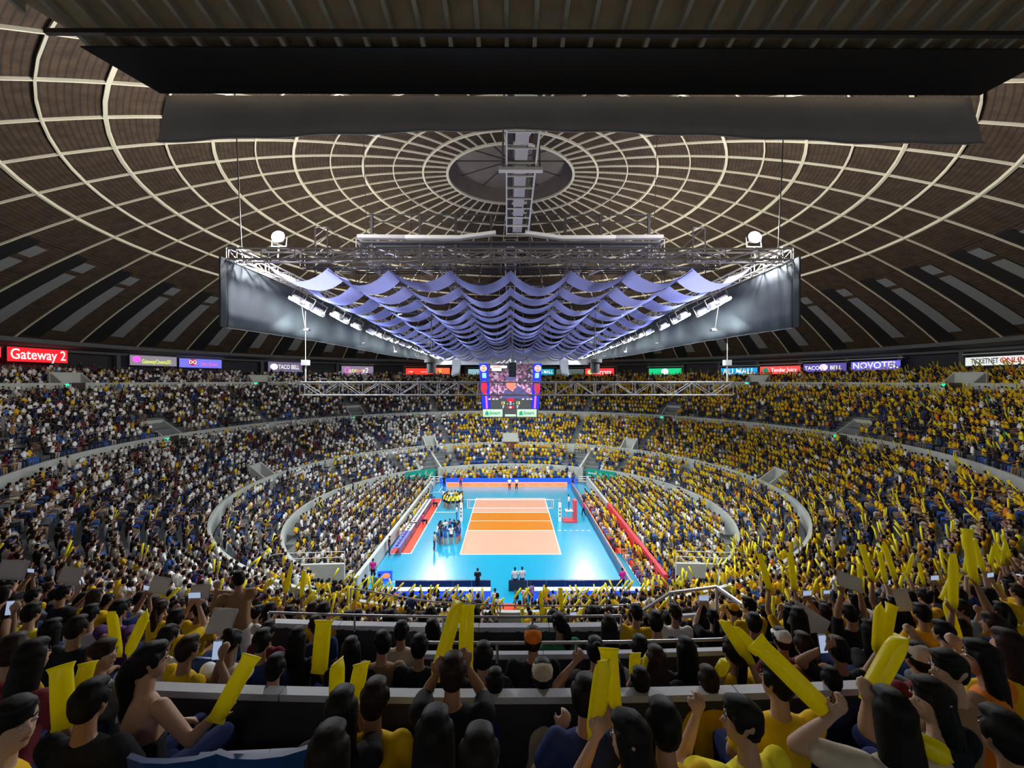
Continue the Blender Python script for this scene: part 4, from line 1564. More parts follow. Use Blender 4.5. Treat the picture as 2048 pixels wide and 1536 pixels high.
def crowd_template(lod, pose):
    parts = []
    hn, hm = ((9, 6) if lod == 0 else (6, 4))
    tn = 8 if lod == 0 else 5
    stand = pose == 'stand'
    hz = 0.36 if stand else 0.0
    parts.append(head_mesh((0, .03, 1.21 + hz), hn, hm))
    if lod == 0:
        parts.append(limb((0, 0, .98 + hz), (0, .02, 1.12 + hz), .055, .05, 0, 6))
        parts.append(loft([ell(0, 0, .42 + hz, .16, .12, tn), ell(0, -.01, .62 + hz, .15, .11, tn), ell(0, -.02, .86 + hz, .19, .12, tn), ell(0, 0, 1.0 + hz, .17, .08, tn), ell(0, 0, 1.05 + hz, .06, .05, tn)], 2))
    else:
        parts.append(loft([ell(0, 0, .42 + hz, .16, .12, tn, .3), ell(0, 0, .93 + hz, .21, .11, tn, .3), ell(0, .01, 1.08 + hz, .06, .05, tn, .3)], 2, False, False))
    ln = 5 if lod == 0 else 3
    if stand:
        for s in (-1, 1):
            parts.append(limb((s * .09, 0, .85), (s * .1, .0, .03), .09, .06, 3, ln))
    else:
        for s in (-1, 1):
            parts.append(limb((s * .09, .0, .5), (s * .12, .44, .52), .085, .07, 3, ln))
            if lod == 0:
                parts.append(limb((s * .12, .44, .52), (s * .12, .44, .05), .06, .05, 3, ln))
                parts.append(limb((s * .12, .40, .04), (s * .12, .60, .04), .045, .04, 1, 4))
            else:
                parts.append(limb((s * .12, .44, .52), (s * .12, .44, .05), .055, .05, 3, 3))
    var = 0
    if pose[:2] == 'up' or pose[:3] == 'one':
        var = int(pose[-1])
        pose = pose[:-1]
    arms = {'lap': ((.24, .05, .72), (.10, .30, .62)), 'up': ((.30, .12, 1.12), (.20, .22, 1.40)), 'clap': ((.26, .14, .85), (.05, .34, 1.02)),
            'card': ((.28, .14, .95), (.14, .28, 1.18)), 'stand': ((.25, 0, 1.08), (.24, .1, .86)), 'one': None}
    for s in (-1, 1):
        if pose == 'one':
            e_, w_ = arms['up'] if s > 0 else arms['lap']
        else:
            e_, w_ = arms[pose]
        sh = (s * .2, 0, .96 + hz)
        el_, wr = (s * e_[0], e_[1], e_[2]), (s * w_[0], w_[1], w_[2])
        parts.append(limb(sh, el_, .05, .045, 2 if lod else 2, ln))
        parts.append(limb(el_, wr, .04, .03, 0, ln))
        if pose in ('up',) or (pose == 'one' and s > 0):
            d = Vector(((s * .15, .15, 1.0), (s * .7, .3, .8), (-s * .35 + .3, .5, .7), (.6, .1, .75))[var]).normalized()
            q = Vector(wr)
            parts.append(stick_mesh(q - d * .08, q + d * .5, .045, 6 if lod == 0 else 4))
    if pose == 'card':
        c = (0, .30, 1.25)
        V = [(-.18, .30, 1.08), (.18, .30, 1.08), (.18, .27, 1.36), (-.18, .27, 1.36)]
        parts.append((V, [(0, 1, 2), (0, 2, 3)], [5, 5]))
    V, Fc, C = [], [], []
    for (v, f, c) in parts:
        k = len(V)
        V += [tuple(q) for q in v]
        Fc += [(a + k, b + k, d + k) for a, b, d in f]
        C += c
    return np.array(V, np.float32), np.array(Fc, np.int32), np.array(C, np.int32)


groups = {}
for s in crowd:
    x, y, z, a, r, ti = s
    Z = depth(s)
    lod = 0 if Z < 22 else 1
    left = x < -11.5
    u = random.random()
    k4 = str(random.randrange(4))
    if left:
        pose = 'card' if u < .15 else ('clap' if u < .42 else ('up' + k4 if u < .445 else ('stand' if u < .48 else 'lap')))
    else:
        up_, one_ = (.09, .22) if Z < 26 else (.12, .26)
        if x < 6 and Z < 26:
            up_, one_ = .07, .16
        if r < 22.3 or y > 18:
            up_, one_ = .04, .10
        pose = 'up' + k4 if u < up_ else ('one' + k4 if u < one_ else ('clap' if u < .5 else ('stand' if u < .53 else 'lap')))
    groups.setdefault((lod, pose), []).append(s)

AV, AF, AC = [], [], []
voff = 0
for (lod, pose), lst in groups.items():
    V, Fc, C = crowd_template(lod, pose)
    N = len(lst)
    arr = np.array([(q[0], q[1], q[2], q[3]) for q in lst], np.float32)
    ang = arr[:, 3] + rng.normal(0, .16, N).astype(np.float32)
    sc = rng.normal(1.0, .045, N).astype(np.float32)
    co, si = np.cos(ang), np.sin(ang)
    lean = rng.normal(0, .05, N).astype(np.float32)
    vx = V[None, :, 0] * sc[:, None] + lean[:, None] * V[None, :, 2]
    vy = V[None, :, 1] * sc[:, None] + (rng.normal(0.03, .06, N).astype(np.float32))[:, None] * V[None, :, 2]
    vz = np.repeat(V[None, :, 2], N, 0) * sc[:, None]
    X = vx * co[:, None] - vy * si[:, None] + arr[:, 0:1]
    Y = vx * si[:, None] + vy * co[:, None] + arr[:, 1:2]
    Zz = vz + arr[:, 2:3]
    AV.append(np.stack([X, Y, Zz], -1).reshape(-1, 3))
    idx = (np.arange(N, dtype=np.int32) * len(V))[:, None, None] + Fc[None] + voff
    AF.append(idx.reshape(-1, 3))
    voff += N * len(V)
    pal = np.zeros((N, 6, 3), np.float32)
    for i, q in enumerate(lst):
        pal[i, 0] = SKIN[random.randrange(4)]
        pal[i, 1] = HAIR[random.randrange(3)]
        pal[i, 2] = PAL[pick_shirt(q[0], q[1], q[4])]
        pal[i, 3] = PAL[random.choice(PANTS)]
        pal[i, 4] = PAL['lemon']
        pal[i, 5] = (.8, .8, .8)
        if random.random() < .05:
            pal[i, 1] = PAL[random.choice(['white', 'black', 'navy', 'gold'])]
    pal *= rng.uniform(.8, 1.12, (N, 6, 1)).astype(np.float32)
    AC.append(pal[:, C, :].reshape(-1, 3))
AV, AF, AC = np.concatenate(AV), np.concatenate(AF), np.concatenate(AC)


def raw_mesh(name, V, Fc, C=None):
    me = bpy.data.meshes.new(name)
    me.vertices.add(len(V))
    me.vertices.foreach_set('co', V.astype(np.float32).ravel())
    nf = len(Fc)
    me.loops.add(nf * 3)
    me.loops.foreach_set('vertex_index', Fc.astype(np.int32).ravel())
    me.polygons.add(nf)
    me.polygons.foreach_set('loop_start', np.arange(0, nf * 3, 3, dtype=np.int32))
    me.update(calc_edges=True)
    me.validate()
    if C is not None:
        at = me.attributes.new('tint', 'FLOAT_COLOR', 'FACE')
        cc = np.ones((nf, 4), np.float32)
        cc[:, :3] = C
        at.data.foreach_set('color', cc.ravel())
    return me


def tint_material(name, rough=.8):
    m = bpy.data.materials.new(name)
    m.use_nodes = True
    nt = m.node_tree
    b = nt.nodes['Principled BSDF']
    b.inputs['Roughness'].default_value = rough
    b.inputs['Specular IOR Level'].default_value = .2
    a = nt.nodes.new('ShaderNodeAttribute')
    a.attribute_name = 'tint'
    nt.links.new(a.outputs['Color'], b.inputs['Base Color'])
    return m


M['crowd'] = tint_material('crowd_cloth')
co_ = link('seated_crowd', raw_mesh('seated_crowd', AV, AF, AC), M['crowd'])
tag(co_, 'dense crowd in yellow and white shirts filling the stands around the court', 'crowd', None, 'stuff')
print('CROWD', len(crowd), 'tris', len(AF), 'near', len(near), 'empty', len(EMPTY))

# empty blue seats far away
mb = MB().box((0, 0, .42), (.46, .42, .06)).box((0, -.2, .68), (.46, .05, .5)).box((0, -.02, .2), (.08, .08, .42))
Vs = np.array(mb.v, np.float32)
Fs = []
for f in mb.f:
    Fs += [(f[0], f[1], f[2]), (f[0], f[2], f[3])]
Fs = np.array(Fs, np.int32)
arr = np.array([(q[0], q[1], q[2], q[3]) for q in EMPTY if math.hypot(q[0], q[1] - CAM.y) > HERO_Z], np.float32)
N = len(arr)
c_, s_ = np.cos(arr[:, 3])[:, None], np.sin(arr[:, 3])[:, None]
X = Vs[None, :, 0] * c_ - Vs[None, :, 1] * s_ + arr[:, 0:1]
Y = Vs[None, :, 0] * s_ + Vs[None, :, 1] * c_ + arr[:, 1:2]
Z_ = np.repeat(Vs[None, :, 2], N, 0) + arr[:, 2:3]
st = link('empty_seats', raw_mesh('empty_seats', np.stack([X, Y, Z_], -1).reshape(-1, 3), ((np.arange(N, dtype=np.int32) * len(Vs))[:, None, None] + Fs[None]).reshape(-1, 3)), M['seat_blue'])
tag(st, 'blue plastic seats left empty among the crowd', 'seats', None, 'stuff')

# ------------------------------------------------------------------ figures
UP = Vector((0, 0, 1))


def sph_pts(c, r, n=8, m=5):
    c = Vector(c)
    if not isinstance(r, (tuple, list)):
        r = (r, r, r)
    out = []
    for i in range(1, m):
        t = PI * i / m
        for j in range(n):
            p = 2 * PI * j / n
            out.append(c + Vector((r[0] * math.sin(t) * math.cos(p), r[1] * math.sin(t) * math.sin(p), r[2] * math.cos(t))))
    out += [c + Vector((0, 0, r[2])), c - Vector((0, 0, r[2]))]
    return out


class Clay:
    """lumps of clay: every lump is the convex hull of a few ellipsoids; fuse() welds them into one skin"""

    def __init__(s):
        s.bm = bmesh.new()

    def hull(s, items, n=8, m=5):
        vs = []
        for (c, r) in items:
            for p in sph_pts(c, r, n, m):
                vs.append(s.bm.verts.new(p))
        res = bmesh.ops.convex_hull(s.bm, input=vs)
        bad = [g for g in res.get('geom_interior', []) if isinstance(g, bmesh.types.BMVert)]
        bad += [g for g in res.get('geom_unused', []) if isinstance(g, bmesh.types.BMVert)]
        if bad:
            bmesh.ops.delete(s.bm, geom=list(set(bad)), context='VERTS')

    def cap(s, a, ra, b, rb, n=8):
        s.hull([(a, ra), (b, rb)], n, 5)

    def fuse(s, name, voxel, smooth=2):
        me = bpy.data.meshes.new(name)
        s.bm.to_mesh(me)
        s.bm.free()
        o = bpy.data.objects.new('tmp', me)
        COL.objects.link(o)
        m = o.modifiers.new('r', 'REMESH')
        m.mode = 'VOXEL'
        m.voxel_size = voxel
        if smooth:
            sm = o.modifiers.new('s', 'SMOOTH')
            sm.factor = .5
            sm.iterations = smooth
        ev = o.evaluated_get(bpy.context.evaluated_depsgraph_get())
        out = bpy.data.meshes.new_from_object(ev)
        out.name = name
        bpy.data.objects.remove(o)
        bpy.data.meshes.remove(me)
        out.polygons.foreach_set('use_smooth', [True] * len(out.polygons))
        out.materials.clear()
        out.materials.append(None)
        return out


def ik(sh, wr, l1, l2, hint):
    sh, wr = Vector(sh), Vector(wr)
    d = wr - sh
    L = d.length
    if L > (l1 + l2) * .995:
        wr = sh + d * ((l1 + l2) * .995 / L)
        d = wr - sh
        L = d.length
    L = max(L, .08)
    a = (l1 * l1 - l2 * l2 + L * L) / (2 * L)
    h = math.sqrt(max(l1 * l1 - a * a, 0))
    dn = d.normalized()
    hp = Vector(hint) - dn * Vector(hint).dot(dn)
    hp.normalize()
    return sh + dn * a + hp * h, wr


def hand(cl, wr, d, side, grip=True):
    """palm, four unequal curled fingers and a thumb leaving the side of the palm"""
    d = Vector(d).normalized()
    x = Vector((1, 0, 0)) if abs(d.x) < .8 else Vector((0, 1, 0))
    nrm = d.cross(x).normalized()          # palm normal
    w = d.cross(nrm).normalized() * side
    base = wr + d * .075
    cl.hull([(wr + d * .01, (.024, .022, .024)), (base + w * .026, .014), (base - w * .026, .014)], 6, 4)
    for k, (off, ln) in enumerate(((.030, .062), (.011, .072), (-.009, .068), (-.028, .052))):
        p0 = base + w * off
        bend = .75 if grip else .25
        p1 = p0 + (d * math.cos(bend) + nrm * math.sin(bend)) * ln * .55
        b2 = bend * 2.2
        p2 = p1 + (d * math.cos(b2) + nrm * math.sin(b2)) * ln * .5
        cl.cap(p0, .0105, p1, .0098, 6)
        cl.cap(p1, .0098, p2, .0088, 6)
    t0 = wr + d * .03 + w * .026
    t1 = t0 + (d * .5 + w * .75 + nrm * .45).normalized() * .036
    t2 = t1 + (d * .75 + nrm * .65).normalized() * .03
    cl.cap(t0, .0135, t1, .0115, 6)
    cl.cap(t1, .0115, t2, .0095, 6)


def figure(key, seated=True, armL=None, armR=None, lean=(0, 0), head_yaw=0.0, head_nod=0.0, voxel=.0125, slim=1.0, step=0.0, shorts=False, tube=False):
    """meshes of one posed figure, facing +Y, feet at z = 0. armL / armR: wrist positions or None"""
    B = Vector((0, 0, 0))
    pz = .50 if seated else .93
    pel = Vector((0, 0, pz))
    lx, ly = lean
    up = Vector((lx, ly, 1)).normalized()
    waist = pel + up * .16
    chest = pel + up * .36
    shl = pel + up * .482
    nb = pel + up * .53
    hc = pel + up * .545 + Vector((0, .04, .132))
    cl = Clay()
    g = slim
    cl.hull([(pel, (.155 * g, .115, .09)), (waist, (.13 * g, .10, .08))])
    cl.hull([(waist, (.13 * g, .10, .08)), (chest, (.155 * g, .105, .09)), (shl - up * .02, (.13 * g, .075, .055))])
    cl.cap(nb - up * .02, .056, hc - Vector((0, .025, .07)), .050)
    # head: skull, jaw, nose, ears
    rot = Matrix.Rotation(head_yaw, 3, 'Z') @ Matrix.Rotation(-head_nod, 3, 'X')

    def H(x, y, z):
        return hc + rot @ (Vector((x, y, z)) * .95)
    cl.hull([(H(0, -.008, .028), (.074, .088, .082)), (H(0, .025, -.045), (.055, .055, .045))], 10, 7)
    cl.hull([(H(0, .045, -.085), (.030, .026, .022)), (H(0, .02, -.05), (.052, .05, .03))])
    cl.hull([(H(0, .088, .005), (.008, .008, .010)), (H(0, .100, -.022), (.014, .013, .010))], 6, 4)
    for q in (-1, 1):
        cl.hull([(H(q * .080, -.008, .012), (.010, .018, .022)), (H(q * .077, -.002, -.018), (.008, .012, .014))], 6, 4)
    # legs
    for q in (-1, 1):
        hip = pel + Vector((q * .085, 0, -.02))
        if seated:
            kn = Vector((q * .12, .42, .50))
            an = Vector((q * .12, .40, .09))
        else:
            kn = Vector((q * .10, .03 + q * step * .5, .50))
            an = Vector((q * .11, -.02 + q * step, .09))
        cl.cap(hip, .090 * g, kn, .062)
        cl.hull([(kn, .060), (kn.lerp(an, .35) + Vector((0, -.015, 0)), .056), (an, .040)])
        cl.hull([(an - Vector((0, .03, .05)), (.038, .04, .035)), (an + Vector((0, .15, -.06)), (.040, .05, .024))])
    # arms
    hands = []
    elb = []
    for q, arm in ((-1, armL), (1, armR)):
        sh = shl + Vector((q * .170 * g, 0, -.015))
        if arm is None:
            arm = (q * .11, .30, .62) if seated else (q * .24, .05, .78)
        el, wr = ik(sh, arm, .275, .25, (q * .45, .25, -1) if arm[2] > sh.z - .12 else (q * .7, -.5, -.6))
        cl.hull([(sh, .056), (sh.lerp(el, .5), .046), (el, .039)])
        cl.hull([(el, .039), (el.lerp(wr, .3), .040), (wr, .025)])
        fwd = (wr - el).normalized()
        hand(cl, wr, fwd, -q, True)
        hands.append((wr + fwd * .07, fwd))
        elb.append((sh, el))
    body = cl.fuse('body', voxel, 2)
    # shirt
    ct_ = Clay()
    i_ = .016
    ct_.hull([(pel + up * .02, (.165 * g + .006, .125, .085)), (waist, (.135 * g + i_, .10 + i_, .09))])
    ct_.hull([(waist, (.135 * g + i_, .10 + i_, .09)), (chest, (.155 * g + i_, .105 + i_, .10)), (shl - up * .02, (.135 * g + i_, .078 + i_ * .7, .062))])
    if tube:
        ct_.bm.free()
        ct_ = Clay()
        ct_.hull([(pel + up * .02, (.165 * g + .006, .125, .085)), (waist, (.135 * g + i_, .10 + i_, .09))])
        ct_.hull([(waist, (.135 * g + i_, .10 + i_, .06)), (waist + up * .10, (.15 * g + i_, .104 + i_, .03))])
    for (sh, el) in ([] if tube else elb):
        ct_.hull([(sh, .056 + i_), (sh.lerp(el, .62), .048 + i_ * 1.1)])
    shirt = ct_.fuse('shirt', voxel * 1.4, 3)
    tr_ = Clay()
    tr_.hull([(pel - Vector((0, 0, .01)), (.165 * g, .125, .09)), (pel + up * .08, (.15 * g, .115, .05))])
    for q in (-1, 1):
        hip = pel + Vector((q * .085, 0, -.02))
        if seated:
            kn, an = Vector((q * .12, .42, .50)), Vector((q * .12, .40, .13))
        else:
            kn, an = Vector((q * .10, .03 + q * step * .5, .50)), Vector((q * .11, -.02 + q * step, .12))
        if shorts:
            tr_.cap(hip, .104 * g, hip.lerp(kn, .5), .095)
            continue
        tr_.cap(hip, .102 * g, kn, .076)
        tr_.cap(kn, .075, an, .058)
    trousers = tr_.fuse('trousers', voxel * 1.5, 2)
    return dict(body=body, shirt=shirt, trousers=trousers, head=hc, rot=rot, hands=hands)


def hair_mesh(kind):
    cl = Clay()
    if kind == 'cap':
        cl.hull([((0, -.012, .062), (.088, .102, .066)), ((0, -.012, .03), (.087, .101, .03))], 10, 6)
        cl.hull([((0, .10, .045), (.066, .05, .010)), ((0, .06, .05), (.08, .05, .014))], 10, 4)
        return cl.fuse('cap', .010, 2)
    cl.hull([((0, -.014, .046), (.085, .096, .072)), ((0, -.030, -.005), (.083, .078, .05))], 10, 7)
    cl.hull([((0, -.052, -.040), (.064, .042, .036)), ((0, -.04, 0), (.08, .06, .05))])
    for q in (-1, 1):
        cl.hull([((q * .076, .012, .015), (.016, .03, .03)), ((q * .07, .0, .05), (.022, .05, .03))], 6, 4)
    cl.hull([((0, .062, .092), (.062, .032, .026)), ((0, .0, .10), (.07, .06, .03))])
    if kind == 'long':
        cl.hull([((0, -.055, -.03), (.082, .052, .06)), ((0, -.095, -.16), (.088, .040, .05)), ((0, -.115, -.27), (.075, .030, .04))])
        for q in (-1, 1):
            cl.hull([((q * .075, -.01, .0), (.022, .045, .04)), ((q * .082, -.05, -.17), (.022, .04, .06))])
    if kind == 'ponytail':
        cl.hull([((0, -.11, .03), (.035, .04, .035)), ((0, -.14, -.05), (.045, .04, .06)), ((0, -.12, -.24), (.05, .035, .08))])
        cl.cap((0, -.12, -.26), .05, (.01, -.12, -.40), .022)
    if kind == 'bun':
        cl.hull([((0, -.09, .105), (.045, .045, .04))])
    return cl.fuse('hair', .010, 2)


HAIRS = {k: hair_mesh(k) for k in ('short', 'long', 'ponytail', 'bun', 'cap')}


def face_mesh():
    cl = MB()
    V, Fc = [], []
    return None


def small_lumps(items, name):
    c = Clay()
    for it in items:
        c.hull(it, 6, 4)
    me = bpy.data.meshes.new(name)
    c.bm.to_mesh(me)
    c.bm.free()
    me.materials.append(None)
    return me


EYES = [small_lumps([[((q * .032, .079, .012), (.013, .008, .007))]], 'eye') for q in (-1, 1)]
BROWS = [small_lumps([[((q * .020, .087, .034), (.008, .004, .004)), ((q * .046, .076, .036), (.006, .004, .003))]], 'eyebrow') for q in (-1, 1)]
LIPS = small_lumps([[((-.018, .075, -.052), (.006, .006, .004)), ((.018, .075, -.052), (.006, .006, .004)), ((0, .082, -.051), (.008, .006, .007))]], 'lips')

MS = {}
for k, c in PAL.items():
    MS[k] = mat('cloth_' + k, c, .85, noise=.15, nscale=14, spec=.2)
SK = [mat('skin_%d' % i, c, .55, noise=.06, nscale=20) for i, c in enumerate(SKIN)]
HR = [mat('hair_%d' % i, c, .62, noise=.5, nscale=90, bump=.6, nstretch=(1, 1, .12), spec=.2) for i, c in enumerate(HAIR)]
M['eye'] = mat('eye', (.25, .23, .21), .3)
M['lip'] = mat('lip', (.30, .09, .07), .5)
SHOW = {'yellow': 'yellow', 'gold': 'golden yellow', 'lemon': 'lemon yellow', 'white': 'white', 'cream': 'cream', 'black': 'black', 'navy': 'navy blue', 'grey': 'grey', 'maroon': 'maroon',
        'blue': 'blue', 'red': 'red', 'orange': 'orange', 'green': 'green', 'teal': 'teal', 'tan': 'tan', 'pink': 'pink', 'purple': 'purple', 'rust': 'rust brown', 'violet': 'violet'}
N_PEOPLE = 0


def person(fig, loc, rz, shirt, pants, hair, skin=0, hcol=0, capcol=None, face=False, scale=1.0):
    global N_PEOPLE
    N_PEOPLE += 1
    e = empty('person', loc, rz)
    e.scale = (scale,) * 3
    link('body', fig['body'], SK[skin], e, own=True)
    if shirt:
        link('shirt', fig['shirt'], MS[shirt], e, own=True)
    link('trousers', fig['trousers'], MS[pants], e, own=True)
    rm = fig['rot'].to_euler()
    parts = [('hair', HAIRS['short' if hair == 'cap' else hair], HR[hcol])]
    if hair == 'cap':
        parts.append(('cap', HAIRS['cap'], MS[capcol or 'white']))
    if face:
        parts += [('eye', EYES[0], M['eye']), ('eye', EYES[1], M['eye']), ('eyebrow', BROWS[0], HR[0]), ('eyebrow', BROWS[1], HR[0]), ('lips', LIPS, M['lip'])]
    for (n, me, mm) in parts:
        o = link(n, me, mm, e, own=True)
        o.location = fig['head']
        o.scale = (.95, .95, .95)
        o.rotation_euler = rm
    return e


# inflatable clapper: flattened tube with crimped flaring ends
def clapper_mesh():
    V, Fc = [], []
    n = 10
    prof = [(0, .052, .006), (.02, .050, .012), (.05, .046, .036), (.10, .047, .045), (.30, .048, .047), (.48, .047, .045), (.54, .046, .036), (.575, .052, .012), (.60, .058, .005)]
    mb = MB()
    for (z, rx, ry) in prof:
        for j in range(n):
            t = 2 * PI * j / n
            mb.v.append((rx * math.cos(t), ry * math.sin(t), z))
    for i in range(len(prof) - 1):
        for j in range(n):
            k = (j + 1) % n
            mb.f.append((i * n + j, i * n + k, (i + 1) * n + k, (i + 1) * n + j))
    mb.f.append(tuple(reversed(range(n))))
    mb.f.append(tuple((len(prof) - 1) * n + j for j in range(n)))
    me = mb.mesh('clapper')
    me.polygons.foreach_set('use_smooth', [True] * len(me.polygons))
    me.materials.append(M['stick'])
    return me


CLAP = clapper_mesh()


def clapper(base, d, label, group=None, length=1.0, roll=0.0, width=1.0):
    o = bpy.data.objects.new('clapper_stick', CLAP)
    COL.objects.link(o)
    d = Vector(d).normalized()
    o.rotation_euler = (d.to_track_quat('Z', 'Y') @ Matrix.Rotation(roll, 3, 'Z').to_quaternion()).to_euler()
    o.location = Vector(base) - d * .05 * length
    o.scale = (width, width, length)
    tag(o, label, 'clapper', group)
    return o


def to_world(e_loc, rz, p, sc=1.0):
    return Vector(e_loc) + Matrix.Rotation(rz, 3, 'Z') @ (Vector(p) * sc)


import time as _t
_t0 = _t.time()
FIG = {
    'lap': figure('lap'),
    'lap2': figure('lap2', lean=(.05, .12), head_yaw=.5, armL=(-.05, .32, .60), armR=(.08, .33, .62)),
    'crossed': figure('crossed', lean=(0, .05), head_yaw=-.4, armL=(.10, .26, .76), armR=(-.10, .24, .72)),
    'clap': figure('clap', lean=(0, .08), armL=(-.03, .34, .98), armR=(.04, .34, 1.0)),
    'up': figure('up', armL=(-.20, .20, 1.42), armR=(.20, .20, 1.42)),
    'up2': figure('up2', lean=(-.05, .05), head_yaw=.3, armL=(-.30, .24, 1.25), armR=(.12, .26, 1.45)),
    'phone': figure('phone', armL=(-.06, .34, 1.16), armR=(.06, .34, 1.16)),
    'stand': figure('stand', False),
    'stand2': figure('stand2', False, armL=(-.08, .22, 1.05), armR=(.10, .22, 1.02), head_yaw=.3),
    'huddle': figure('huddle', False, lean=(0, .22), armL=(-.45, .25, 1.36), armR=(.45, .25, 1.36), head_nod=.3, shorts=True),
    'walk': figure('walk', False, step=.16, armL=(-.25, .15, .80), armR=(.25, -.12, .80)),
}
print('FIGS', _t.time() - _t0)

def seat_meshes():
    pan = MB().box((0, .05, .385), (.42, .42, .05)).mesh('pan')
    ped = MB().tube((0, .03, -.5), (0, .03, .37), .05, 8).mesh('pedestal')
    back = MB()
    pts = [(-.22, -.20), (-.12, -.235), (0, -.245), (.12, -.235), (.22, -.20)]
    for (a, b) in zip(pts[:-1], pts[1:]):
        back.hexa([(a[0], a[1], .46), (b[0], b[1], .46), (b[0], b[1] + .03, .46), (a[0], a[1] + .03, .46),
                   (a[0], a[1] - .06, .84), (b[0], b[1] - .06, .84), (b[0], b[1] - .03, .84), (a[0], a[1] - .03, .84)])
    return pan, ped, back.mesh('back')


PAN, PED, BACK = seat_meshes()


def stadium_seat(loc, rz, label, group=None, back=False):
    e = tag(empty('stadium_seat', loc, rz), label, 'seat', group)
    link('seat_pan', PAN, M['seat_blue'], e)
    link('pedestal', PED, M['steel_dark'], e)
    if back:
        link('seat_back', BACK, M['seat_blue'], e)
    return e



# ---- the closest rows, placed one by one
def zrow(y):
    return .7 / ((y - PY) / F - .44)


HERO_FIGS = {}
HERO_POS = []
HS = 1.08


def local_head(seated, lean):
    pel = Vector((0, 0, .50 if seated else .93))
    up = Vector((lean[0], lean[1], 1)).normalized()
    return pel + up * .545 + Vector((0, .04, .132))


def hero(x, y, label, shirt, hair='short', Z=None, pants='navy', rz=0.0, hy=0.0, nod=0.0, L=None, Rr=None, lean=(0, 0), seated=True,
         skin=0, hcol=0, capcol=None, sticks=(), sc=1.0, pose=None, seat=True, slim=1.0, tube=False):
    Z = (Z or zrow(y)) * HS
    hp = P(x, y, Z)
    base = Matrix.Rotation(rz, 3, 'Z')
    lh = local_head(seated, lean)
    root = hp - base @ (lh * sc)
    inv = base.inverted()

    def loc_(t):
        return None if t is None else tuple(inv @ (P(t[0], t[1], t[2] * HS) - root) / sc)
    if pose:
        fg = FIG[pose]
        root = hp - base @ (fg['head'] * sc)
    else:
        key = (seated, lean, hy, nod, round(slim, 1))
        fg = HERO_FIGS.get(key) if (L is None and Rr is None) else None
        if fg is None:
            fg = figure('hero', seated, loc_(L), loc_(Rr), lean, hy, nod, .0125, slim, tube=tube)
            if L is None and Rr is None:
                HERO_FIGS[key] = fg
    HERO_POS.append((root.x, root.y))
    e = person(fg, root, rz, shirt, pants, hair, skin, hcol, capcol, face=True, scale=sc)
    tag(e, label, 'person', 'spectators around the row barriers')
    if seat and seated:
        stadium_seat(root, rz, 'blue seat under the ' + ' '.join(label.split()[:9]), 'seats around the row barriers')
    return e


def px_stick(a, b, label, width=1.0):
    p, q = P(a[0], a[1], a[2] * HS), P(b[0], b[1], b[2] * HS)
    d = q - p
    clapper(p + d.normalized() * .05, d, label, 'yellow clappers around the row barriers', length=d.length / .60, width=width, roll=random.uniform(0, 3))


def px_phone(x, y, Z, rz, label, port=True):
    ph = tag(empty('phone', P(x, y, Z * HS), rz, R(-12)), label, 'phone')
    MB().box((0, 0, 0), (.075, .011, .15) if port else (.15, .011, .075)).build('case', M['phone_body'], ph)
    MB().box((0, -.008, 0), (.067, .004, .138) if port else (.138, .004, .067)).build('screen', M['phone_screen'], ph)


def px_sheet(x, y, Z, w, h, rot, label):
    mb = MB()
    n = 5
    for i in range(n):
        for j in range(n):
            def q(a, b):
                u, v = a / n - .5, b / n - .5
                return (u * w, .03 * math.sin(u * 3 + 1) + .02 * v, v * h)
            mb.quad(q(i, j), q(i + 1, j), q(i + 1, j + 1), q(i, j + 1))
    o = mb.build('paper_sheet', M['paper'], None, True)
    o.location = P(x, y, Z)
    o.rotation_euler = (R(-15), R(rot), R(random.uniform(-20, 20)))
    o.modifiers.new('thick', 'SOLIDIFY').thickness = .002
    tag(o, label, 'paper')


random.seed(5)
# closest row
hero(22, 1452, 'short-haired person in yellow collar, face turned aside, beside the round black hair', 'yellow', Z=1.75, hy=-1.2, rz=-.5, skin=3)
hero(178, 1408, 'person with round black hair in black beside the bare-shouldered woman', 'black', Z=2.15, slim=1.05)
hero(300, 1326, 'bare-shouldered woman with ponytail stretching one arm out with a yellow clapper', 'black', 'ponytail', Z=2.45, Rr=(428, 1432, 2.35), rz=-.35, hy=-.5, lean=(-.08, .08), skin=1, slim=.92, tube=True)
px_stick((424, 1452, 2.33), (500, 1316, 2.33), 'yellow clapper held by the bare-shouldered woman with ponytail')
hero(62, 1318, 'hunched person in maroon holding a yellow clapper upright', 'maroon', 'long', Z=2.6, Rr=(122, 1446, 2.35), lean=(-.15, .3), rz=-.2, skin=1)
px_stick((124, 1468, 2.3), (120, 1338, 2.3), 'broad upright yellow clapper held by the hunched person in maroon', 1.1)
hero(203, 1312, 'person in grey seen in profile behind the round-haired person in black', 'grey', Z=2.95, hy=-1.25, rz=-.2, hcol=2, L=(160, 1400, 2.7), skin=3)
px_stick((152, 1402, 2.75), (172, 1334, 2.75), 'yellow clapper held low by the profile person in grey')
hero(680, 1428, 'long-haired woman in black raising two short yellow clappers', 'black', 'long', Z=2.1, L=(674, 1406, 2.45), Rr=(708, 1404, 2.45))
px_stick((670, 1418, 2.45), (673, 1334, 2.45), 'straight yellow clapper raised by long-haired woman in black beside dark-haired boy in yellow')
px_stick((704, 1416, 2.45), (720, 1338, 2.45), 'tilted yellow clapper raised by long-haired woman in black beside dark-haired boy in yellow')
hero(748, 1406, 'dark-haired boy in plain yellow shirt behind the pale barrier cap', 'yellow', Z=2.3, hcol=2, pants='black', slim=.95)
hero(905, 1352, 'broad man in black shirt lifting both hands and two long yellow clappers', 'black', Z=2.4, L=(872, 1352, 2.5), Rr=(934, 1338, 2.55), slim=1.15, hcol=2)
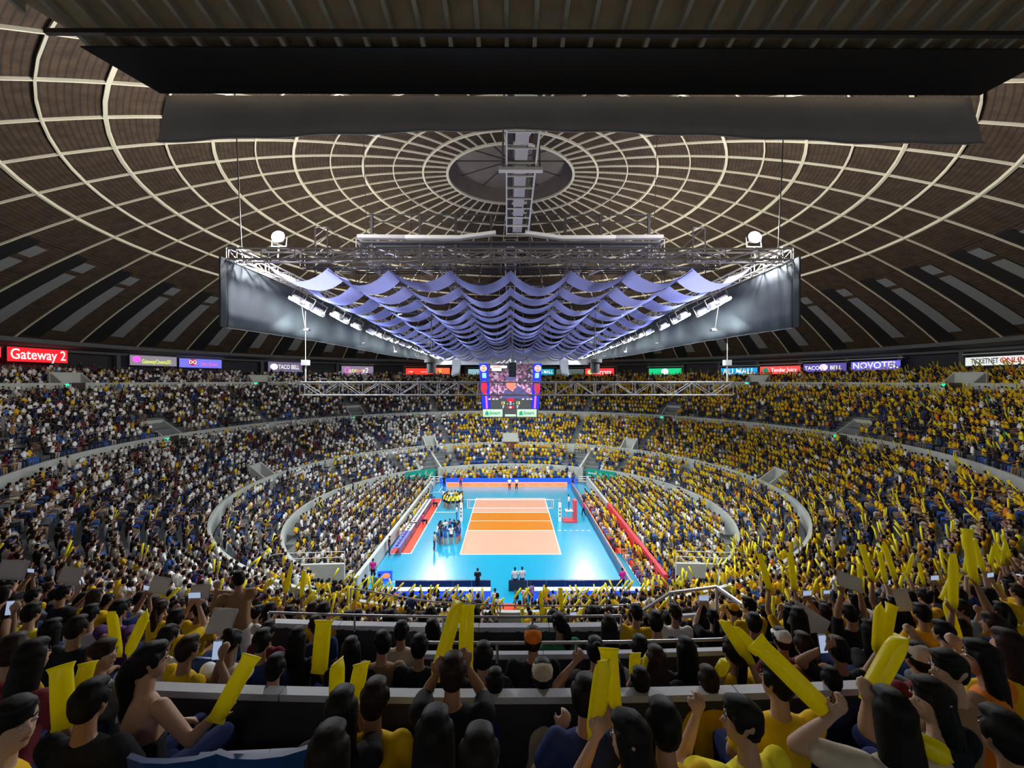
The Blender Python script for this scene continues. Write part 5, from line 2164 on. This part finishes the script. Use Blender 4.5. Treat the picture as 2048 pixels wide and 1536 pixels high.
px_stick((868, 1368, 2.55), (916, 1206, 2.75), 'long leaning yellow clapper held by the broad man in black', 1.05)
px_stick((930, 1352, 2.6), (934, 1216, 2.75), 'long upright yellow clapper held by the broad man in black', 1.05)
hero(868, 1482, 'woman with smooth long black hair sitting behind the broad man in black', 'black', 'long', Z=1.72)
hero(958, 1524, 'dark head of a short-haired person in white behind the broad man', 'white', Z=1.62, hcol=1)
hero(655, 1516, 'long-haired person in cream behind the woman raising two clappers', 'cream', 'long', Z=1.65, hcol=1)
hero(1172, 1400, 'person in navy with dark hair next to the pair of upright clappers', 'navy', Z=2.25, hy=-.3, L=(1118, 1470, 2.3), skin=1)
hero(1262, 1486, 'woman in glasses and yellow top holding two tall yellow clappers', 'yellow', 'long', Z=1.78, hy=.95, L=(1192, 1484, 1.95), Rr=(1230, 1462, 1.98), skin=3)
px_stick((1188, 1490, 1.98), (1208, 1332, 2.05), 'front yellow clapper held upright by the woman in glasses', 1.0)
px_stick((1230, 1466, 2.02), (1219, 1308, 2.12), 'rear yellow clapper held upright by the woman in glasses', 1.0)
hero(1330, 1460, 'person with tousled black hair in yellow beside the woman in glasses', 'yellow', Z=1.9)
hero(1488, 1450, 'man in glasses and yellow shirt looking aside, arm bent', 'lemon', Z=1.95, hy=.85, rz=.3, lean=(-.12, .1), L=(1395, 1440, 2.1), skin=1)
hero(1558, 1370, 'tall man with short hair in plain yellow shirt in front of the pale barrier', 'yellow', Z=2.3, hy=.5, slim=1.12, skin=1)
hero(1795, 1440, 'long-haired woman in cream blouse spreading two thick yellow clappers', 'cream', 'long', Z=1.85, L=(1668, 1440, 1.9), Rr=(1742, 1410, 1.95), skin=3)
px_stick((1676, 1446, 1.92), (1518, 1290, 2.05), 'thick slanting yellow clapper held out by woman in cream blouse', 1.0)
px_stick((1734, 1416, 2.0), (1808, 1282, 2.05), 'thick yellow clapper tilted back by woman in cream blouse', 1.05)
hero(1905, 1346, 'person in tan with black hair in profile beside the woman in orange', 'tan', Z=2.35, hy=1.1, rz=.3, skin=3)
hero(1872, 1408, 'long-haired person in black in profile beside the woman in cream', 'black', 'long', Z=2.05, hy=1.1, rz=.2, skin=3)
hero(1972, 1324, 'woman in orange top with long black hair and shoulder bag', 'orange', 'long', Z=2.5, hy=.6, rz=.35)
hero(1842, 1322, 'person in maroon with pale cap behind the clapper of the woman in cream', 'maroon', 'cap', Z=2.95, capcol='cream')
hero(2022, 1484, 'dark-haired person in dark teal shirt behind the woman in orange top', 'teal', Z=1.75)
px_stick((1938, 1540, 1.72), (1850, 1494, 1.8), 'yellow clapper lying low beside the person in dark teal')
# second row, beyond the broad pale cap
hero(62, 1228, 'person in bright yellow lifting a phone overhead', 'lemon', Z=4.5, L=(26, 1226, 4.25), skin=1)
px_phone(20, 1216, 4.25, .2, 'lit phone lifted by the person in bright yellow')
hero(100, 1264, 'long-haired person in black behind the hunched person in maroon', 'black', 'long', Z=3.9)
hero(152, 1258, 'person with dark hair in black next to purple-shirted person', 'black', Z=3.8, hcol=1)
hero(236, 1222, 'person in purple with two yellow clappers spread in a V', 'purple', Z=4.5, L=(232, 1306, 3.95), Rr=(256, 1306, 3.95))
px_stick((234, 1318, 3.95), (222, 1226, 3.95), 'upright yellow clapper of the V held by the person in purple')
px_stick((252, 1314, 3.95), (292, 1226, 3.95), 'slanting yellow clapper of the V held by the person in purple')
hero(332, 1276, 'bending person in white shirt with rounded back', 'white', Z=3.9, lean=(.45, .55), nod=.6, slim=1.1)
hero(374, 1302, 'person with reddish hair in yellow beside the bending white shirt', 'yellow', Z=3.4, hcol=2, rz=-.4)
hero(458, 1290, 'dark-haired person in white looking down at a glowing phone', 'white', 'bun', Z=3.55, L=(440, 1318, 3.3), Rr=(436, 1322, 3.3), nod=.5)
px_phone(433, 1302, 3.3, .1, 'glowing phone of the dark-haired person in white')
hero(476, 1160, 'standing man in tan shirt and white trousers clapping', 'tan', Z=5.6, pants='white', seated=False, L=(432, 1180, 5.6), Rr=(424, 1184, 5.6), rz=.5, hy=.3)
hero(522, 1286, 'person in navy with smooth black hair below the steel rail', 'navy', Z=3.75)
hero(592, 1282, 'long-haired person in black holding up a wide yellow clapper', 'black', 'long', Z=3.9, Rr=(634, 1336, 3.75))
px_stick((636, 1352, 3.72), (646, 1244, 3.72), 'wide flat yellow clapper held by long-haired person in black', 1.6)
hero(645, 1226, 'person in yellow behind the wide flat clapper', 'yellow', Z=5.0)
hero(700, 1304, 'long-haired woman in black behind the two short clappers', 'black', 'long', Z=3.7, hy=.2)
hero(764, 1290, 'man in tan top with head turned aside next to the cream shirt', 'tan', Z=3.8, hy=.5, skin=1)
hero(802, 1266, 'person in plain cream shirt with short hair near the leaning clapper', 'cream', Z=4.5)
hero(838, 1298, 'person in plain black shirt with smooth dark hair between cream shirt and broad man', 'black', Z=3.7)
hero(864, 1262, 'girl in white with long hair beside the leaning clapper', 'white', 'long', Z=4.6, hy=.6)
hero(966, 1318, 'person in black with dark hair between broad man and orange cap', 'black', Z=3.3, slim=1.05)
hero(1066, 1284, 'person in black shirt with backward orange cap', 'black', 'cap', Z=3.62, capcol='orange', hcol=2, slim=1.1)
hero(1085, 1356, 'person in cream with pale cap leaning on the barrier', 'cream', 'cap', Z=3.0, capcol='cream', lean=(0, .2), skin=1)
hero(990, 1370, 'small dark head in navy by the barrier cap', 'navy', Z=2.95, sc=.85)
hero(1192, 1306, 'person in black with hair bun above the two upright clappers', 'black', 'bun', Z=3.5, L=(1150, 1330, 3.3))
hero(1282, 1302, 'person in grey holding two flared clappers at chin height', 'grey', Z=3.6, L=(1272, 1352, 3.35), Rr=(1296, 1352, 3.35))
px_stick((1270, 1362, 3.3), (1272, 1318, 3.3), 'upright short clapper of the flared pair at chin height')
px_stick((1294, 1362, 3.3), (1300, 1320, 3.3), 'slightly tilted short clapper of the flared pair at chin height')
hero(1314, 1326, 'person with long brown hair in black beside the flared clappers', 'black', 'long', Z=3.3, hcol=2)
hero(1376, 1308, 'person with very long black hair in black near the stair guardrail', 'black', 'long', Z=3.45)
hero(1283, 1368, 'small person in black in front of the flared clappers', 'black', Z=2.95, sc=.85)
hero(1468, 1308, 'woman in yellow with green hair band waving two thin clappers', 'yellow', 'ponytail', Z=3.5, L=(1452, 1352, 3.35), Rr=(1504, 1330, 3.4), rz=.2)
px_stick((1508, 1336, 3.4), (1452, 1248, 3.4), 'thin slanting yellow clapper waved by woman with green hair band')
px_stick((1528, 1318, 3.5), (1474, 1262, 3.5), 'second thin slanting clapper beside the woman with green hair band')
px_stick((1436, 1362, 3.3), (1452, 1332, 3.3), 'yellow clapper held low by the woman with green hair band')
hero(1567, 1284, 'person in maroon with white baseball cap', 'maroon', 'cap', Z=4.0, capcol='white', hcol=2)
hero(1612, 1296, 'short-haired person in rust brown shirt beside the white cap', 'rust', Z=3.65, hcol=2, slim=1.05)
hero(1682, 1306, 'person in black filming with a lit phone', 'black', Z=3.5, L=(1656, 1300, 3.4))
px_phone(1650, 1292, 3.4, .1, 'lit phone of the person in black beside rust brown shirt')
hero(1748, 1268, 'person in black with long hair raising two joined yellow clappers', 'black', 'long', Z=4.0, L=(1760, 1312, 3.75), Rr=(1768, 1312, 3.75))
px_stick((1760, 1316, 3.75), (1766, 1212, 3.75), 'straighter one of two joined yellow clappers raised by long-haired person in black')
px_stick((1772, 1316, 3.75), (1790, 1214, 3.75), 'more tilted one of two joined yellow clappers raised by long-haired person in black')
hero(1850, 1232, 'person in golden yellow shirt with bag strap beyond the thick clappers', 'gold', Z=4.6)
hero(1928, 1262, 'person in yellow waving a crossed pair of clappers', 'yellow', 'long', Z=4.3, L=(1930, 1300, 4.1), rz=.2)
px_stick((1934, 1312, 4.1), (1898, 1202, 4.1), 'lower clapper of the crossed pair waved in yellow')
px_stick((1894, 1208, 4.3), (1920, 1150, 4.4), 'upper clapper of the crossed pair waved in yellow')
hero(1704, 1232, 'person in black stretching both arms up with a banner', 'black', Z=4.8, L=(1690, 1176, 4.7), Rr=(1724, 1180, 4.7))
px_sheet(1704, 1166, 4.7, .36, .16, 20, 'dark wrinkled banner stretched overhead')
hero(1668, 1366, 'small dark-haired child by the pale barrier cap', 'navy', Z=2.95, sc=.8)
hero(1420, 1368, 'crouching person in yellow behind the barrier near the white note', 'yellow', Z=2.95, lean=(.1, .3), sc=.9, hcol=2)
hero(548, 1340, 'low dark head in black behind the pale barrier cap', 'black', Z=3.05, sc=.9)
hero(1230, 1352, 'long-haired girl in grey between two upright clappers and flared pair', 'grey', 'long', Z=3.05, sc=.9)

# ---- near spectators generated seat by seat
random.seed(21)
for s in near:
    x, y, z, a, r, ti = s
    if any(math.hypot(x - q[0], y - q[1]) < .47 for q in HERO_POS):
        continue
    col = pick_shirt(x, y, 40)
    left = x < -5
    u = random.random()
    pose = random.choice(['lap', 'lap', 'lap2', 'crossed', 'clap', 'clap', 'lap2', 'clap', 'phone']) if u < (.98 if x < -4 else (.97 if abs(x) < 4.5 else .80)) else random.choice(['up', 'up2'])
    hair = random.choice(['short', 'short', 'long', 'long', 'ponytail', 'bun'])
    if random.random() < .06:
        hair = 'cap'
    fg = FIG[pose]
    rz = a + random.gauss(0, .18)
    sc = random.uniform(.94, 1.04)
    skn, hc_ = random.randrange(4), random.randrange(3)
    e = person(fg, (x, y, z), rz, col, random.choice(PANTS), hair, skn, hc_, random.choice(['white', 'black', 'gold']), scale=sc)
    doing = {'lap': 'hands in lap', 'lap2': 'leaning forward', 'crossed': 'arms folded', 'clap': 'clapping', 'phone': 'raising a phone', 'up': 'raising two yellow clappers', 'up2': 'waving two yellow clappers'}[pose]
    hw_ = {'short': 'short dark hair', 'long': 'long dark hair', 'ponytail': 'a dark ponytail', 'bun': 'a hair bun', 'cap': 'a cap'}[hair]
    tag(e, 'person in %s with %s, %s, in the near stand' % (SHOW[col], hw_, doing), 'person', 'spectators seated in the near stand')
    stadium_seat((x, y, z), rz, 'blue seat under a spectator with %s in %s' % (hw_, SHOW[col]), 'seats under the near spectators')
    if pose in ('up', 'up2'):
        for q, (hp, hd) in zip((-1, 1), fg['hands']):
            d = Vector((q * random.uniform(-.15, .35), random.uniform(-.1, .35), 1))
            clapper(to_world((x, y, z), rz, hp, sc), Matrix.Rotation(rz, 3, 'Z') @ d, 'inflated yellow clapper raised by a spectator with %s in %s' % (hw_, SHOW[col]), 'yellow clappers in the near stand', roll=random.uniform(0, 3), length=random.uniform(.78, .92), width=.85)
    if pose == 'phone':
        hp = (fg['hands'][0][0] + fg['hands'][1][0]) / 2
        q = to_world((x, y, z), rz, hp + Vector((0, 0, .04)), sc)
        ph = empty('phone', q, rz)
        tag(ph, 'glowing phone held up by a spectator with %s in %s' % (hw_, SHOW[col]), 'phone', 'phones held up in the near stand')
        MB().box((0, 0, .04), (.15, .012, .075)).build('case', M['phone_body'], ph)
        MB().box((0, -.008, .04), (.14, .004, .066)).build('screen', M['phone_screen'], ph)

# sheets of paper and cardboard held among the near crowd
px_sheet(1622, 1248, 4.9, .42, .28, 30, 'pale torn sheet of paper held up beside the white cap')
px_sheet(1812, 1204, 5.4, .17, .26, -8, 'small white paper card raised beyond joined clappers')
px_sheet(318, 1172, 6.0, .27, .22, 5, 'single grey cardboard sheet held up apart from the standing man')
px_sheet(398, 1186, 5.8, .30, .2, -6, 'double cardboard sheet held up beside the standing man')
px_sheet(140, 1152, 7.2, .36, .26, 10, 'wide grey cardboard sheet held above the white-shirted crowd')
px_sheet(442, 1244, 4.7, .24, .26, 15, 'white paper sheet below the standing man')
px_sheet(25, 1140, 7.0, .5, .3, 0, 'large grey board held over the white-shirted crowd')
# empty blue seats in the closest row
for (x, y, lab) in ((516, 1512, 'empty blue seat with glossy back between cream-dressed person and bare-shouldered woman'), (340, 1520, 'empty blue seat with curved back below the bare-shouldered woman')):
    Z = 2.1
    p = P(x, y, Z)
    stadium_seat((p.x, p.y + .25, p.z - .82), 0.05, lab, None, True)

# ------------------------------------------------------------------ people on and around the court
random.seed(9)


def court_person(x, y, rz, shirt, pants, hair, pose, label, group, z=.031, sc=1.0, cap=None):
    e = person(FIG[pose], (x, y, z), rz, shirt, pants, hair, random.randrange(4), random.randrange(3), cap, scale=sc)
    return tag(e, label, 'person', group)


def floor_xy(px, py):
    Z = F * CAM.z / (py - PY)
    return (px - PX) / F * Z, CAM.y + Z


cx, cy = floor_xy(906, 1014)
for k in range(13):
    a = 2 * PI * k / 13
    rr = 1.15 if k % 2 else 1.0
    court_person(cx + rr * math.cos(a), cy + rr * math.sin(a), a + PI / 2, 'lemon' if k % 4 else 'white', 'black', random.choice(['ponytail', 'bun']), 'huddle', 'player in pale yellow jersey and dark shorts leaning into the far huddle', 'players of the far huddle', sc=1.03)
cx, cy = floor_xy(898, 1082)
for k in range(13):
    a = 2 * PI * k / 13 + .2
    rr = 1.2 if k % 2 else 1.05
    sh = 'blue' if k % 3 == 0 else ('white' if k % 3 == 1 else 'navy')
    court_person(cx + rr * math.cos(a), cy + rr * math.sin(a), a + PI / 2, sh, 'blue' if k % 2 else 'navy', random.choice(['ponytail', 'bun', 'short']), 'huddle', 'player in %s jersey leaning into the near huddle' % SHOW[sh], 'players of the near huddle', sc=1.03)
for (px, py, sh, pn, hr, ps, rz, lab) in (
        (1030, 1184, 'white', 'navy', 'short', 'stand', 0, 'line judge in white shirt standing hands low behind the near board, beside the gap'),
        (1044.5, 1183, 'white', 'navy', 'short', 'stand2', .1, 'line judge in white shirt standing hands joined behind the near board'),
        (1019, 981, 'white', 'maroon', 'short', 'stand', PI, 'line judge in white shirt and dark red trousers before the far orange board'),
        (1033, 981, 'white', 'black', 'short', 'stand2', PI, 'line judge in white shirt and black trousers before the far orange board'),
        (921, 975, 'red', 'navy', 'short', 'stand', PI, 'ball person in red shirt by the far blue boards'),
        (868, 1103, 'cream', 'navy', 'short', 'stand2', -1.2, 'coach in cream shirt standing apart beside the near huddle'),
        (878, 1090, 'teal', 'blue', 'long', 'stand', -1.3, 'staff member in teal behind the near huddle'),
        (913, 1042, 'white', 'blue', 'short', 'stand', -1.4, 'second referee in white shirt and blue trousers by the net post'),
        (925, 1010, 'grey', 'black', 'short', 'stand', 2.0, 'staff member in grey beside the far huddle'),
        (886, 1006, 'white', 'navy', 'short', 'walk', -1.0, 'staff member in white walking by the far huddle'),
        (745, 1164, 'pink', 'black', 'short', 'stand', .1, 'ball person in pink shirt at the near scorer table corner'),
        (1246, 1186, 'pink', 'black', 'short', 'stand2', .2, 'ball person in pink shirt by the end of the orange board'),
        (778, 1112, 'black', 'navy', 'short', 'stand', -1.2, 'person in black standing by the scorer side wall'),
        (864, 985, 'white', 'blue', 'short', 'stand', -1.5, 'person in white and blue at the far red strip corner'),
        (1146, 975, 'navy', 'black', 'short', 'stand', 2.4, 'person in navy by the far barrier, referee stand side'),
        (888, 976, 'black', 'black', 'short', 'stand', PI, 'guard in black by the far barrier, scorer table side'),
        (955, 1186, 'black', 'black', 'short', 'stand2', 0, 'camera operator in black behind the near board'),
        (606, 1207, 'navy', 'navy', 'short', 'stand', -.6, 'guard in navy standing before the wedge wall, scorer table side'),
        (1454, 1207, 'black', 'black', 'short', 'stand', .5, 'guard in black standing before the wedge wall, referee stand side'),
        (990, 1232, 'white', 'navy', 'short', 'stand', .2, 'person in white beside the red walkway'),
        (993, 1250, 'white', 'black', 'short', 'stand2', -.2, 'person in white with dark trousers on the red walkway'),
        (1050, 1226, 'white', 'grey', 'short', 'stand2', .1, 'camera crew member in white beside the television camera'),
        (1062, 1218, 'violet', 'navy', 'short', 'stand', .4, 'person in violet near the television camera'),
        (748, 1196, 'teal', 'navy', 'short', 'stand', -.3, 'person in teal beside the blue emblem board'),
        (758, 1198, 'grey', 'black', 'short', 'stand', -.1, 'person in grey beside the blue emblem board'),
        (730, 1200, 'black', 'navy', 'short', 'stand2', .3, 'photographer in black beside the blue emblem board')):
    x, y = floor_xy(px, py)
    court_person(x, y, rz, sh, pn, hr, ps, lab, None)
court_person(6.45, 0, PI / 2, 'white', 'blue', 'short', 'stand', 'first referee in white shirt standing on the raised red stand', None, z=1.24)
for k, y in enumerate((5.2, -1.2)):
    court_person(-9.45, y, -PI / 2, 'pink', 'black', 'short', 'lap2', 'ball person in pink seated on the red strip before the scorer tables', 'seated ball persons in pink', z=.03)
court_person(8.4, 1.8, PI / 2, 'pink', 'black', 'short', 'walk', 'ball person in pink walking beside the orange topped board', None)
# small seats on court for the seated helpers
for y in (5.2, -1.2):
    stadium_seat((-9.45, y, .03), -PI / 2, 'blue stool under a seated ball person in pink', 'stools on the red strip')
# tv camera on tripod in the red walkway, and ball carts
x, y = floor_xy(1033, 1240)
e = tag(empty('tv_camera', (x, y, .03), .1), 'black television camera on tripod beside the red walkway', 'camera')
MB().box((0, 0, 1.5), (.25, .5, .28)).build('camera_body', M['phone_body'], e)
MB().tube((0, .25, 1.5), (0, .55, 1.5), .09, 12).build('lens', M['black'], e)
for k in range(3):
    a = 2 * PI * k / 3
    MB().tube((0, 0, 1.35), (.45 * math.cos(a), .45 * math.sin(a), 0), .025, 6).build('tripod_leg', M['steel_dark'], e)
x, y = floor_xy(769, 1166)
e = tag(empty('score_display', (x, y, .03), .15), 'blue board with orange emblem at the near scorer side corner', 'board')
MB().box((0, 0, .45), (1.1, .12, .8)).build('panel', M['led_blue'], e)
MB().disc((.1, -.08, .5), .3, .2, 20, 'y', .03).build('emblem', M['led_orange'], e)
for s in (-1, 1):
    MB().box((s * .45, 0, .03), (.08, .5, .06)).build('foot', M['steel_dark'], e)
print('PEOPLE', N_PEOPLE, _t.time() - _t0)
